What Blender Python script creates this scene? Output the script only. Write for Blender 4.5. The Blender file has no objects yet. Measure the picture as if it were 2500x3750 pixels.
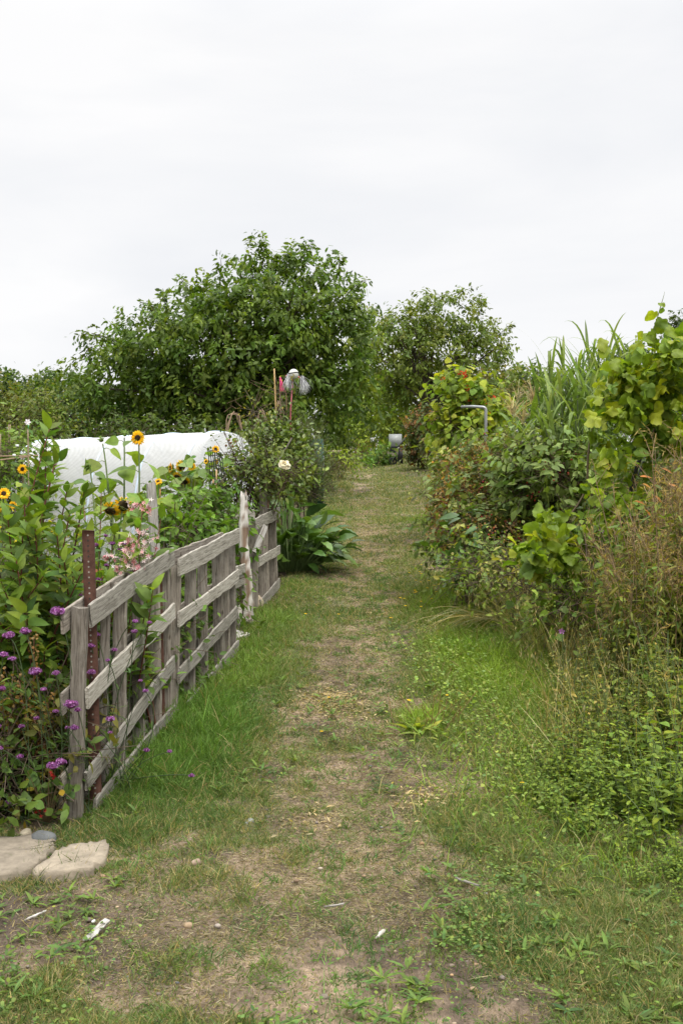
import bpy, math, zlib
import numpy as np
from mathutils import Vector, Matrix

# ------------------------------------------------------------------ camera, sky, sun, exposure
S = bpy.context.scene
COL = S.collection
EYE, F = 1.5, 3645.8                       # eye height (m), focal length in photo pixels (2500 x 3750)
cam_d = bpy.data.cameras.new("camera")
cam_d.sensor_fit = 'VERTICAL'; cam_d.sensor_height = 36.0; cam_d.lens = 35.0
cam_d.clip_start = 0.05; cam_d.clip_end = 1000.0
cam = bpy.data.objects.new("camera", cam_d); COL.objects.link(cam)
cam.location = (0, 0, EYE); cam.rotation_euler = (math.radians(90), 0, 0)
S.camera = cam

SUN_EL, SUN_AZ = math.radians(56), math.radians(150)     # azimuth clockwise from +Y
W = bpy.data.worlds.new("World"); S.world = W; W.use_nodes = True
nt = W.node_tree; nt.nodes.clear()
def wn(t, **k):
    n = nt.nodes.new(t)
    for a, b in k.items(): setattr(n, a, b)
    return n
sky = wn('ShaderNodeTexSky', sky_type='NISHITA', sun_disc=False, sun_elevation=SUN_EL, sun_rotation=SUN_AZ,
         altitude=50, air_density=1.0, dust_density=2.0)
tc = wn('ShaderNodeTexCoord')
mp = wn('ShaderNodeMapping'); mp.inputs['Scale'].default_value = (1.0, 1.0, 3.2)
mp.inputs['Rotation'].default_value = (0.25, 0.2, 0.3)
nz = wn('ShaderNodeTexNoise'); nz.inputs['Scale'].default_value = 2.1; nz.inputs['Detail'].default_value = 5
nz.inputs['Roughness'].default_value = 0.5; nz.inputs['Distortion'].default_value = 0.3
rp = wn('ShaderNodeValToRGB')
rp.color_ramp.elements[0].position = 0.30; rp.color_ramp.elements[0].color = (0.815, 0.83, 0.86, 1)
rp.color_ramp.elements[1].position = 0.60; rp.color_ramp.elements[1].color = (0.955, 0.95, 0.95, 1)
sc = wn('ShaderNodeVectorMath', operation='SCALE'); sc.inputs['Scale'].default_value = 10.2
mx = wn('ShaderNodeMix', data_type='RGBA'); mx.inputs[0].default_value = 0.95
bg = wn('ShaderNodeBackground'); bg.inputs['Strength'].default_value = 0.1
wo = wn('ShaderNodeOutputWorld')
L_ = nt.links.new
# an overcast sky is brighter overhead than near the horizon
sx = wn('ShaderNodeSeparateXYZ'); L_(tc.outputs['Generated'], sx.inputs[0])
zr = wn('ShaderNodeMapRange', interpolation_type='SMOOTHSTEP'); zr.inputs['From Min'].default_value = 0.42; zr.inputs['From Max'].default_value = 0.95
zr.inputs['To Min'].default_value = 9.1; zr.inputs['To Max'].default_value = 35.0
L_(sx.outputs['Z'], zr.inputs['Value']); L_(zr.outputs[0], sc.inputs['Scale'])
L_(tc.outputs['Generated'], mp.inputs['Vector']); L_(mp.outputs[0], nz.inputs['Vector'])
L_(nz.outputs['Fac'], rp.inputs['Fac']); L_(rp.outputs['Color'], sc.inputs[0])
L_(sky.outputs[0], mx.inputs[6]); L_(sc.outputs[0], mx.inputs[7])
L_(mx.outputs[2], bg.inputs['Color']); L_(bg.outputs[0], wo.inputs[0])

sun_d = bpy.data.lights.new("sun", 'SUN'); sun_d.energy = 2.4; sun_d.angle = math.radians(25)
sun_d.color = (1.0, 0.94, 0.84)
sun = bpy.data.objects.new("sun", sun_d); COL.objects.link(sun); sun.location = (3, -6, 14)
sdir = Vector((math.sin(SUN_AZ)*math.cos(SUN_EL), math.cos(SUN_AZ)*math.cos(SUN_EL), math.sin(SUN_EL)))
sun.rotation_euler = (-sdir).to_track_quat('-Z', 'Y').to_euler()

S.view_settings.view_transform = 'Standard'; S.view_settings.look = 'None'
S.view_settings.exposure = 0.24; S.view_settings.gamma = 1.0
S.cycles.max_bounces = 6; S.cycles.transparent_max_bounces = 8
S.cycles.diffuse_bounces = 3; S.cycles.glossy_bounces = 2; S.cycles.transmission_bounces = 4

# ------------------------------------------------------------------ numeric helpers
def RNG(s): return np.random.default_rng(zlib.crc32(s.encode()))
def A3(*v): return np.array(v, float)
def nrm(v): return v / np.maximum(np.linalg.norm(v, axis=-1, keepdims=True), 1e-9)
UP = A3(0, 0, 1)
def _h(i, j, s):
    n = (i*374761393 + j*668265263 + s*1442695041) & 0xffffffff
    n = ((n ^ (n >> 13)) * 1274126177) & 0xffffffff
    return ((n ^ (n >> 16)) & 0xffff) / 65535.0
def vnoise(x, y, s=0):
    x = np.asarray(x, float); y = np.asarray(y, float)
    i = np.floor(x).astype(np.int64); j = np.floor(y).astype(np.int64)
    u = x - i; v = y - j; u = u*u*(3-2*u); v = v*v*(3-2*v)
    return (_h(i, j, s)*(1-u) + _h(i+1, j, s)*u)*(1-v) + (_h(i, j+1, s)*(1-u) + _h(i+1, j+1, s)*u)*v
def fbm(x, y, s=0, o=4):
    t = 0; a = 0.5; n = 0
    for k in range(o):
        t = t + a*vnoise(x*2**k + 17.3*k, y*2**k - 9.1*k, s+k); n += a; a *= 0.55
    return t/n
def X(px, d): return (px-1250)/F*d
def Z(py, d): return EYE - (py-1875)/F*d
def at(px, py, d): return A3(X(px, d), d, Z(py, d))

# ------------------------------------------------------------------ terrain
KY = np.array([-400, -20, 0, 3, 4.8, 6.4, 8.1, 12, 20, 30, 40, 55, 75, 110, 200, 900])
KZ = np.array([-2.0, -.6, -.02, 0, .005, .14, .35, .66, 1.42, 2.42, 3.40, 4.8, 6.0, 7.2, 8.5, 12.0])
def sstep(a, b, x):
    t = np.clip((x-a)/(b-a), 0, 1); return t*t*(3-2*t)
def G0(x, y):
    x = np.asarray(x, float); y = np.asarray(y, float)
    z = sum(np.interp(y+o, KY, KZ) for o in (-1, -.5, 0, .5, 1))/5.0
    z = z + 0.16*sstep(1.1, 3.0, x)*sstep(4.0, 7, y) + (fbm(x*.9, y*.9, 5, 3)-.5)*.05*sstep(-3, 3, y)
    return z
def gp(px, py):                              # where the sight line through a photo pixel meets the ground
    ds = np.linspace(1.5, 70, 4000); h = Z(py, ds) - G0(X(px, ds), ds)
    k = np.argmax(h < 0); d = ds[k] if (h < 0).any() else 60.0
    return A3(X(px, d), d, float(G0(X(px, d), d)))
def pathx(y): return 0.10 + (np.clip(y, 0, 60)-3)*0.020
FEAT = [(590,2800,.42,.7),(480,3000,.3,.5),(640,2620,.40,.9),(760,2500,.36,.9),(900,2380,.34,.7),(1000,2270,.3,.9),(1080,2150,.35,.5),
        (1130,1960,.8,.25),(1700,2230,.5,1.0),(1800,2140,.45,1.0),(1780,2380,.45,1.0),(1930,2520,.5,.9),(1860,2700,.4,.5),
        (2130,3180,.4,.45),(2380,3420,.4,.5),(1900,3060,.25,.35),(1540,2640,.16,.9),(700,3260,.22,.45),(120,3690,.22,.4),(470,3470,.26,-.5),(120,3330,.25,-.4),
        (1150,3070,.3,.3),(1600,3300,.22,.35),
        (1640,2020,.4,.62),(1590,1900,.6,.6),(1160,2040,.35,.6),(1150,1880,.7,.58),(700,2700,.3,.6),(840,2450,.3,.6),
        (1220,2560,.22,-.9),(1330,2930,.35,-.55),(1370,3300,.4,-.55),(1120,3400,.3,-.45),(280,3390,.3,-.9),(1480,1965,.7,-.35),
        (1440,1840,.7,-.3),(1620,2830,.18,-.6),(1240,2440,.3,-.25),(1350,3640,.3,-.5),(900,3120,.25,-.25),(1700,2900,.15,-.4),(1180,2140,.3,-.35),
        (1360,2780,.16,-.6),(1480,2600,.18,-.4)]
FP = [(gp(a, b), r, s) for a, b, r, s in FEAT]
def grassmap(x, y):
    g = 0.47 + (fbm(x*1.7, y*1.2, 11, 4)-.5)*1.3 + (fbm(x*5.5, y*4.2, 23, 3)-.5)*1.7
    g = g - 0.10*sstep(5.6, 3.6, y) + 0.16*sstep(5, 12, y) - 0.20*np.exp(-((x-pathx(y)+.02)/.31)**2)*sstep(60, 22, y)*1.2 + .10*sstep(.45, .8, np.abs(x-pathx(y)))
    for p, r, s in FP:
        g = g + s*np.exp(-(((x-p[0])/r)**2 + ((y-p[1])/(r*1.7))**2))
    return g
def lush(x, y):
    v = np.zeros_like(x)
    for p, r, s in FP:
        if s > .55: v = v + s*np.exp(-(((x-p[0])/(r*1.05))**2 + ((y-p[1])/(r*1.8))**2))
    return np.clip(v, 0, 1.2)

# ------------------------------------------------------------------ materials
MATS = {}
def mat(name):
    m = bpy.data.materials.new(name); m.use_nodes = True
    t = m.node_tree; t.nodes.clear(); MATS[name] = m
    out = t.nodes.new('ShaderNodeOutputMaterial'); return m, t, out
def foliage_mat(name, trans=0.35, rough=0.5, spec=0.22, tw=(1.35, 1.4, .5), warm=(1.26, 1.22, .76)):
    m, t, out = mat(name); N = t.nodes.new; K = t.links.new
    at_ = N('ShaderNodeAttribute'); at_.attribute_name = 'col'
    tcx = N('ShaderNodeTexCoord'); no = N('ShaderNodeTexNoise'); no.inputs['Scale'].default_value = 22; no.inputs['Detail'].default_value = 2
    K(tcx.outputs['Object'], no.inputs['Vector'])
    mr = N('ShaderNodeMapRange'); mr.inputs['From Min'].default_value = .3; mr.inputs['From Max'].default_value = .7
    mr.inputs['To Min'].default_value = .8; mr.inputs['To Max'].default_value = 1.2; K(no.outputs['Fac'], mr.inputs['Value'])
    v1 = N('ShaderNodeVectorMath'); v1.operation = 'SCALE'; wv = N('ShaderNodeVectorMath'); wv.operation = 'MULTIPLY'; wv.inputs[1].default_value = warm; K(at_.outputs['Color'], wv.inputs[0]); K(wv.outputs[0], v1.inputs[0]); K(mr.outputs[0], v1.inputs['Scale'])
    p = N('ShaderNodeBsdfPrincipled'); p.inputs['Roughness'].default_value = rough; p.inputs['Specular IOR Level'].default_value = spec
    K(v1.outputs[0], p.inputs['Base Color'])
    v2 = N('ShaderNodeVectorMath'); v2.operation = 'MULTIPLY'; v2.inputs[1].default_value = tw; K(v1.outputs[0], v2.inputs[0])
    tr = N('ShaderNodeBsdfTranslucent'); K(v2.outputs[0], tr.inputs['Color'])
    ms = N('ShaderNodeMixShader'); ms.inputs[0].default_value = trans
    K(p.outputs[0], ms.inputs[1]); K(tr.outputs[0], ms.inputs[2]); K(ms.outputs[0], out.inputs[0])
    return m
LEAF = foliage_mat('leaf', .36)
GLOSS = foliage_mat('glossy leaf', .22, .36, .4)
GRASSM = foliage_mat('grass blade', .35, .65, .12, warm=(1.0, 1.06, .9))
PETAL = foliage_mat('petal', .3, .6, .15, (1.05, 1.0, .95), (1, 1, 1))
def plain(name, rough=.7, spec=.3, metal=0, nscale=8, amp=.25, bump=0.0, stretch=(1, 1, 1)):
    m, t, out = mat(name); N = t.nodes.new; K = t.links.new
    at_ = N('ShaderNodeAttribute'); at_.attribute_name = 'col'
    tcx = N('ShaderNodeTexCoord'); mpx = N('ShaderNodeMapping'); mpx.inputs['Scale'].default_value = stretch
    no = N('ShaderNodeTexNoise'); no.inputs['Scale'].default_value = nscale; no.inputs['Detail'].default_value = 6; no.inputs['Roughness'].default_value = .65
    K(tcx.outputs['Object'], mpx.inputs[0]); K(mpx.outputs[0], no.inputs['Vector'])
    mr = N('ShaderNodeMapRange'); mr.inputs['From Min'].default_value = .25; mr.inputs['From Max'].default_value = .75
    mr.inputs['To Min'].default_value = 1-amp; mr.inputs['To Max'].default_value = 1+amp; K(no.outputs['Fac'], mr.inputs['Value'])
    v1 = N('ShaderNodeVectorMath'); v1.operation = 'SCALE'; K(at_.outputs['Color'], v1.inputs[0]); K(mr.outputs[0], v1.inputs['Scale'])
    p = N('ShaderNodeBsdfPrincipled'); p.inputs['Roughness'].default_value = rough; p.inputs['Specular IOR Level'].default_value = spec
    p.inputs['Metallic'].default_value = metal
    K(v1.outputs[0], p.inputs['Base Color'])
    if bump:
        b = N('ShaderNodeBump'); b.inputs['Strength'].default_value = bump; b.inputs['Distance'].default_value = .02
        K(no.outputs['Fac'], b.inputs['Height']); K(b.outputs[0], p.inputs['Normal'])
    K(p.outputs[0], out.inputs[0]); return m
STEM = plain('stem', .65, .25, 0, 30, .25)
BARK = plain('bark', .9, .1, 0, 14, .4, .6, (1, 1, .25))
PLASTIC = plain('plastic', .45, .4, 0, 12, .12)
METAL = plain('galvanised metal', .42, .5, .6, 20, .2)
RUST = plain('rusted steel', .85, .2, 0, 26, .45, .3)
STONE = plain('stone', .9, .2, 0, 16, .35, .5)
CLOTH = plain('cloth', .85, .1, 0, 30, .15)
CLAY = plain('terracotta', .85, .2, 0, 14, .2)
def wood_mat(name, dark, mid, light, lichen=.35):
    m, t, out = mat(name); N = t.nodes.new; K = t.links.new
    tcx = N('ShaderNodeTexCoord'); oi = N('ShaderNodeObjectInfo')
    cmb = N('ShaderNodeCombineXYZ')
    mu = N('ShaderNodeMath'); mu.operation = 'MULTIPLY'; mu.inputs[1].default_value = 37.0; K(oi.outputs['Random'], mu.inputs[0])
    for k in range(3): K(mu.outputs[0], cmb.inputs[k])
    ad = N('ShaderNodeVectorMath'); ad.operation = 'ADD'; K(tcx.outputs['Object'], ad.inputs[0]); K(cmb.outputs[0], ad.inputs[1])
    mpx = N('ShaderNodeMapping'); mpx.inputs['Scale'].default_value = (2.2, 38, 38); K(ad.outputs[0], mpx.inputs[0])
    g = N('ShaderNodeTexNoise'); g.inputs['Scale'].default_value = 2.6; g.inputs['Detail'].default_value = 8; g.inputs['Roughness'].default_value = .7
    g.inputs['Distortion'].default_value = .8; K(mpx.outputs[0], g.inputs['Vector'])
    r = N('ShaderNodeValToRGB'); e = r.color_ramp.elements
    e[0].position = .34; e[0].color = (*dark, 1); e[1].position = .72; e[1].color = (*light, 1)
    q = e.new(.5); q.color = (*mid, 1); K(g.outputs['Fac'], r.inputs['Fac'])
    b2 = N('ShaderNodeTexNoise'); b2.inputs['Scale'].default_value = 9; b2.inputs['Detail'].default_value = 6; b2.inputs['Roughness'].default_value = .75
    K(ad.outputs[0], b2.inputs['Vector'])
    r2 = N('ShaderNodeValToRGB'); r2.color_ramp.elements[0].position = .52; r2.color_ramp.elements[0].color = (0, 0, 0, 1)
    r2.color_ramp.elements[1].position = .72; r2.color_ramp.elements[1].color = (1, 1, 1, 1); K(b2.outputs['Fac'], r2.inputs['Fac'])
    ml = N('ShaderNodeMath'); ml.operation = 'MULTIPLY'; ml.inputs[1].default_value = lichen; K(r2.outputs['Color'], ml.inputs[0])
    mxx = N('ShaderNodeMix'); mxx.data_type = 'RGBA'; K(ml.outputs[0], mxx.inputs[0]); K(r.outputs['Color'], mxx.inputs[6]); mxx.inputs[7].default_value = (.42, .40, .36, 1)
    vr = N('ShaderNodeTexVoronoi'); vr.inputs['Scale'].default_value = 5.5; K(ad.outputs[0], vr.inputs['Vector'])
    r3 = N('ShaderNodeValToRGB'); r3.color_ramp.elements[0].position = .06; r3.color_ramp.elements[0].color = (.3, .25, .2, 1)
    r3.color_ramp.elements[1].position = .13; r3.color_ramp.elements[1].color = (1, 1, 1, 1); K(vr.outputs['Distance'], r3.inputs['Fac'])
    m2 = N('ShaderNodeMix'); m2.data_type = 'RGBA'; m2.blend_type = 'MULTIPLY'; m2.inputs[0].default_value = 1.0
    K(mxx.outputs[2], m2.inputs[6]); K(r3.outputs['Color'], m2.inputs[7])
    ov = N('ShaderNodeMapRange'); ov.inputs['To Min'].default_value = .66; ov.inputs['To Max'].default_value = 1.2; K(oi.outputs['Random'], ov.inputs['Value'])
    v1 = N('ShaderNodeVectorMath'); v1.operation = 'SCALE'; K(m2.outputs[2], v1.inputs[0]); K(ov.outputs[0], v1.inputs['Scale'])
    p = N('ShaderNodeBsdfPrincipled'); p.inputs['Roughness'].default_value = .9; p.inputs['Specular IOR Level'].default_value = .15
    K(v1.outputs[0], p.inputs['Base Color'])
    bp = N('ShaderNodeBump'); bp.inputs['Strength'].default_value = .55; bp.inputs['Distance'].default_value = .006
    K(g.outputs['Fac'], bp.inputs['Height']); K(bp.outputs[0], p.inputs['Normal']); K(p.outputs[0], out.inputs[0])
    return m
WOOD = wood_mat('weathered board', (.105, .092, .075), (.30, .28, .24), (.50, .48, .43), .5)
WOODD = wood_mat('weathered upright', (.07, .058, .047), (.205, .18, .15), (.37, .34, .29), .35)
WOODW = wood_mat('flaking white painted wood', (.16, .13, .10), (.44, .42, .39), (.62, .61, .58), .6)

def ground_mat():
    m, t, out = mat('ground'); N = t.nodes.new; K = t.links.new
    at_ = N('ShaderNodeAttribute'); at_.attribute_name = 'col'
    tcx = N('ShaderNodeTexCoord')
    def noise(sc_, det, vec=None, st=None, dist=0):
        n = N('ShaderNodeTexNoise'); n.inputs['Scale'].default_value = sc_; n.inputs['Detail'].default_value = det; n.inputs['Roughness'].default_value = .7
        n.inputs['Distortion'].default_value = dist
        if st:
            q = N('ShaderNodeMapping'); q.inputs['Scale'].default_value = st; q.inputs['Rotation'].default_value = (0, 0, .5); K(tcx.outputs['Object'], q.inputs[0]); K(q.outputs[0], n.inputs['Vector'])
        else: K(tcx.outputs['Object'], n.inputs['Vector'])
        return n
    a = noise(55, 6, st=(1, .35, 1), dist=1.2); b = noise(14, 5); c = noise(160, 3)
    mr = N('ShaderNodeMapRange'); mr.inputs['From Min'].default_value = .3; mr.inputs['From Max'].default_value = .7; mr.inputs['To Min'].default_value = .5; mr.inputs['To Max'].default_value = 1.45; K(a.outputs['Fac'], mr.inputs['Value'])
    mr2 = N('ShaderNodeMapRange'); mr2.inputs['From Min'].default_value = .3; mr2.inputs['From Max'].default_value = .7; mr2.inputs['To Min'].default_value = .72; mr2.inputs['To Max'].default_value = 1.25; K(b.outputs['Fac'], mr2.inputs['Value'])
    mm = N('ShaderNodeMath'); mm.operation = 'MULTIPLY'; K(mr.outputs[0], mm.inputs[0]); K(mr2.outputs[0], mm.inputs[1])
    v1 = N('ShaderNodeVectorMath'); v1.operation = 'SCALE'; K(at_.outputs['Color'], v1.inputs[0]); K(mm.outputs[0], v1.inputs['Scale'])
    p = N('ShaderNodeBsdfPrincipled'); p.inputs['Roughness'].default_value = .95; p.inputs['Specular IOR Level'].default_value = .1
    K(v1.outputs[0], p.inputs['Base Color'])
    ad = N('ShaderNodeMath'); ad.operation = 'ADD'; K(a.outputs['Fac'], ad.inputs[0]); K(c.outputs['Fac'], ad.inputs[1])
    bp = N('ShaderNodeBump'); bp.inputs['Strength'].default_value = .8; bp.inputs['Distance'].default_value = .012
    K(ad.outputs[0], bp.inputs['Height']); K(bp.outputs[0], p.inputs['Normal']); K(p.outputs[0], out.inputs[0]); return m
GROUND = ground_mat()

# ------------------------------------------------------------------ objects
def thing(name, label, cat, loc, group=None):
    o = bpy.data.objects.new(name, None); COL.objects.link(o); o.empty_display_size = .1
    o.location = [float(v) for v in loc]; o['label'] = label; o['category'] = cat
    if group: o['group'] = group
    return o
def tag(o, label=None, cat=None, group=None, kind=None):
    for k, v in (('label', label), ('category', cat), ('group', group), ('kind', kind)):
        if v: o[k] = v
    return o
def relabel(o, label): o['label'] = label; return o
def loc_of(parent):
    l = np.zeros(3)
    while parent is not None: l = l + np.array(parent.location); parent = parent.parent
    return l
def copy_tree(o, loc, rz, sc_=1.0, label=None):
    c = o.copy(); COL.objects.link(c); c.location = [float(v) for v in loc]; c.rotation_euler = (0, 0, rz); c.scale = (sc_,)*3
    if label: c['label'] = label
    for ch in list(o.children):
        k = ch.copy(); COL.objects.link(k); k.parent = c
        for g in list(ch.children):
            q = g.copy(); COL.objects.link(q); q.parent = k
    return c

class MB:
    def __init__(s): s.V = []; s.C = []; s.T = []; s.Q = []; s.n = 0
    def add(s, v, tris=None, quads=None, col=(.5, .5, .5)):
        v = np.asarray(v, float).reshape(-1, 3); col = np.asarray(col, float)
        if col.ndim == 1: col = np.broadcast_to(col, v.shape)
        s.V.append(v); s.C.append(col)
        if tris is not None and len(tris): s.T.append(np.asarray(tris, np.int64).reshape(-1, 3)+s.n)
        if quads is not None and len(quads): s.Q.append(np.asarray(quads, np.int64).reshape(-1, 4)+s.n)
        s.n += len(v)
    def leaves(s, tm, P, D, Nn, Sz, C):
        tv, tt, tq = tm; P = np.asarray(P, float).reshape(-1, 3); n = len(P)
        if n == 0: return
        D = nrm(np.asarray(D, float)); Nn = np.asarray(Nn, float)
        Nn = Nn - (Nn*D).sum(-1, keepdims=True)*D; Nn = nrm(Nn); Sd = np.cross(D, Nn)
        Sz = np.broadcast_to(np.asarray(Sz, float), (n,))
        v = (Sd[:, None]*tv[None, :, 0:1] + D[:, None]*tv[None, :, 1:2] + Nn[:, None]*tv[None, :, 2:3])*Sz[:, None, None] + P[:, None]
        m = len(tv); off = (np.arange(n)*m)[:, None, None]
        C = np.broadcast_to(np.asarray(C, float), (n, 3))
        s.add(v.reshape(-1, 3), (tt[None]+off).reshape(-1, 3) if len(tt) else None,
              (tq[None]+off).reshape(-1, 4) if len(tq) else None, np.repeat(C, m, 0))
    def ribbons(s, P, D, L, Wd, droop, C, segs=3, strap=False, hside=False, rng=None):
        P = np.asarray(P, float); n = len(P); D = nrm(np.asarray(D, float))
        L = np.broadcast_to(np.asarray(L, float), (n,)); Wd = np.broadcast_to(np.asarray(Wd, float), (n,)); droop = np.broadcast_to(np.asarray(droop, float), (n,))
        R = np.broadcast_to(UP, (n, 3)) if hside else rng.normal(size=(n, 3))
        Sd = nrm(np.cross(D, R + 1e-4)); rows = []; p = P.copy()
        for k in range(segs+1):
            t = k/segs
            w = (np.sin(math.pi*min(1, .18+t*.82))**.7 if strap else (1-t*.65))*Wd/2
            if k == segs: rows.append(p[:, None])
            else:
                rows.append(np.stack([p-Sd*w[:, None], p+Sd*w[:, None]], 1))
                d = nrm(D - UP*(droop*((k+.5)/segs)*1.6)[:, None]); p = p + d*(L/segs)[:, None]
        v = np.concatenate(rows, 1); m = v.shape[1]
        q = [[2*k, 2*k+1, 2*k+3, 2*k+2] for k in range(segs-1)]; t3 = [[2*segs-2, 2*segs-1, 2*segs]]
        off = (np.arange(n)*m)[:, None, None]; C = np.broadcast_to(np.asarray(C, float), (n, 3))
        s.add(v.reshape(-1, 3), (np.array(t3)[None]+off).reshape(-1, 3), (np.array(q).reshape(-1, 4)[None]+off).reshape(-1, 4), np.repeat(C, m, 0))
        return p
    def tube(s, pts, rad, sides=6, col=(.2, .15, .1), cap=True):
        pts = np.asarray(pts, float); n = len(pts); rad = np.broadcast_to(np.asarray(rad, float), (n,))
        T = nrm(np.gradient(pts, axis=0)); ref = A3(1, 0, 0) if abs(T[0, 2]) > .8 else UP
        a = nrm(np.cross(T, ref)); b = np.cross(T, a); th = np.arange(sides)/sides*2*math.pi
        v = pts[:, None] + (a[:, None]*np.cos(th)[None, :, None] + b[:, None]*np.sin(th)[None, :, None])*rad[:, None, None]
        q = []
        for k in range(n-1):
            for j in range(sides):
                j2 = (j+1) % sides; q.append([k*sides+j, k*sides+j2, (k+1)*sides+j2, (k+1)*sides+j])
        t = []
        v = v.reshape(-1, 3)
        if cap:
            v = np.concatenate([v, pts[:1], pts[-1:]]); c0, c1 = n*sides, n*sides+1
            for j in range(sides):
                j2 = (j+1) % sides; t += [[c0, j2, j], [c1, (n-1)*sides+j, (n-1)*sides+j2]]
        s.add(v, t, q, col)
    def ball(s, c, r, col, nu=8, nv=6, axis=None):
        r = np.broadcast_to(np.asarray(r, float), (3,)); c = np.asarray(c, float)
        v = []
        for i in range(nv+1):
            ph = math.pi*i/nv
            for j in range(nu):
                th = 2*math.pi*j/nu; v.append((math.sin(ph)*math.cos(th), math.sin(ph)*math.sin(th), math.cos(ph)))
        v = np.array(v)*r
        if axis is not None:
            M = np.array(Vector(axis).to_track_quat('Z', 'Y').to_matrix()); v = v @ M.T
        q = [[i*nu+j, (i+1)*nu+j, (i+1)*nu+(j+1) % nu, i*nu+(j+1) % nu] for i in range(nv) for j in range(nu)]
        s.add(v+c, None, q, col)
    def box(s, c, h, col, M=None):
        v = np.array([(x, y, z) for x in (-1, 1) for y in (-1, 1) for z in (-1, 1)], float)*np.asarray(h)
        if M is not None: v = v @ np.asarray(M).T
        q = [[0, 1, 3, 2], [4, 6, 7, 5], [0, 4, 5, 1], [2, 3, 7, 6], [0, 2, 6, 4], [1, 5, 7, 3]]
        s.add(v+np.asarray(c), None, q, col)
    def build(s, name, m, parent=None, smooth=False, kind=None):
        me = bpy.data.meshes.new(name); o = bpy.data.objects.new(name, me); COL.objects.link(o)
        V = np.concatenate(s.V) if s.V else np.zeros((0, 3)); C = np.concatenate(s.C) if s.C else np.zeros((0, 3))
        if parent is not None: o.parent = parent; V = V - loc_of(parent)
        T = np.concatenate(s.T) if s.T else np.zeros((0, 3), np.int64); Q = np.concatenate(s.Q) if s.Q else np.zeros((0, 4), np.int64)
        li = np.concatenate([T.ravel(), Q.ravel()]).astype(np.int32)
        lt = np.concatenate([np.full(len(T), 3), np.full(len(Q), 4)]).astype(np.int32); ls = np.concatenate([[0], np.cumsum(lt)[:-1]]).astype(np.int32) if len(lt) else lt
        me.vertices.add(len(V)); me.vertices.foreach_set('co', V.astype(np.float32).ravel())
        me.loops.add(len(li)); me.loops.foreach_set('vertex_index', li)
        me.polygons.add(len(lt)); me.polygons.foreach_set('loop_start', ls); me.polygons.foreach_set('loop_total', lt)
        if smooth: me.polygons.foreach_set('use_smooth', np.ones(len(lt), bool))
        me.update(calc_edges=True)
        a = me.attributes.new('col', 'FLOAT_COLOR', 'POINT')
        a.data.foreach_set('color', np.concatenate([np.clip(C, 0, 1), np.ones((len(C), 1))], 1).astype(np.float32).ravel())
        me.materials.append(m)
        if kind: o['kind'] = kind
        return o

def tint(rng, n, base, v=.22, warm=.10):
    b = np.asarray(base, float)
    if b.ndim == 2: b = b[rng.integers(0, len(b), n)]
    k = rng.normal(1, v, (n, 1)).clip(.5, 1.7); w = rng.normal(0, warm, (n, 1))
    return np.clip(b*k*np.concatenate([1+w*1.2, 1+w*.3, 1-w], 1), .004, .95)

def leaf_t(w=.5, segs=3, fold=.15, curl=.15, peak=.42, pet=0.0, wav=0.0):
    ts = np.linspace(0, 1, segs+1); v = [(0, 0, 0)]
    k = math.log(.5)/math.log(peak)
    for i, t in enumerate(ts[1:-1]):
        ww = math.sin(math.pi*t**k)**.85*w/2; z = -curl*t*t; q = wav*(1 if i % 2 else -1)
        v += [(-ww, t, z+fold*ww+q), (0, t, z), (ww, t, z+fold*ww-q)]
    v.append((0, 1, -curl)); n = len(v); t3 = [[0, 2, 1], [0, 3, 2], [n-1, n-4, n-3], [n-1, n-3, n-2]]
    q = []
    for i in range(segs-2):
        a = 1+3*i; q += [[a, a+1, a+4, a+3], [a+1, a+2, a+5, a+4]]
    v = np.array(v, float)
    if pet: v[:, 1] = v[:, 1] + pet
    return v, np.array(t3), np.array(q).reshape(-1, 4)
def palm_t(lobes=5, depth=.36, n=31, cup=.16):
    th = np.linspace(-2.75, 2.75, n); r = 1-depth*(.5-.5*np.cos(th*2.28*1.0))**1.5
    r = r*(0.72+.28*np.cos(th*.5)**2)*(1+.05*np.cos(th*19))
    v = [(0, .08, 0)] + [(math.sin(a)*q*.62, .38+math.cos(a)*q*.62, cup*q*q*math.sin(3*a)-.1*q*q) for a, q in zip(th, r)]
    v[0] = (0, .30, 0); v.append((0, .05, 0)); m = len(v)
    t = [[0, i+1, i] for i in range(1, n)] + [[0, 1, m-1], [0, m-1, n]]
    return np.array(v, float), np.array(t), np.zeros((0, 4), int)
def star_t(k=5, inner=.35, cup=.35):
    v = [(0, 0, -cup)]
    for i in range(2*k):
        a = math.pi*i/k; r = 1 if i % 2 == 0 else inner
        v.append((math.sin(a)*r*.5, math.cos(a)*r*.5, 0 if i % 2 == 0 else -.08))
    return np.array(v, float), np.array([[0, 1+(i+1) % (2*k), 1+i] for i in range(2*k)]), np.zeros((0, 4), int)
T_SM = leaf_t(.5, 2, .25, .12); T_OV = leaf_t(.5, 3, .25, .15); T_OV4 = leaf_t(.40, 5, .25, .25, .40)
T_LONG = leaf_t(.22, 4, .2, .25, .45); T_HEART = leaf_t(.8, 6, .18, .28, .33, .25); T_NET = leaf_t(.55, 4, .2, .2, .36, .1)
T_ROUND = leaf_t(.95, 4, .1, .1, .5); T_PALM = palm_t(); T_STAR = star_t(); T_NEED = leaf_t(.12, 2, .2, .05)
T_WALN = leaf_t(.46, 3, .2, .18, .45)

def rdir(rng, n): return nrm(rng.normal(size=(n, 3)))
def bez(a, b, c, m=9):
    t = np.linspace(0, 1, m)[:, None]; return (1-t)**2*a + 2*t*(1-t)*b + t*t*c

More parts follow.
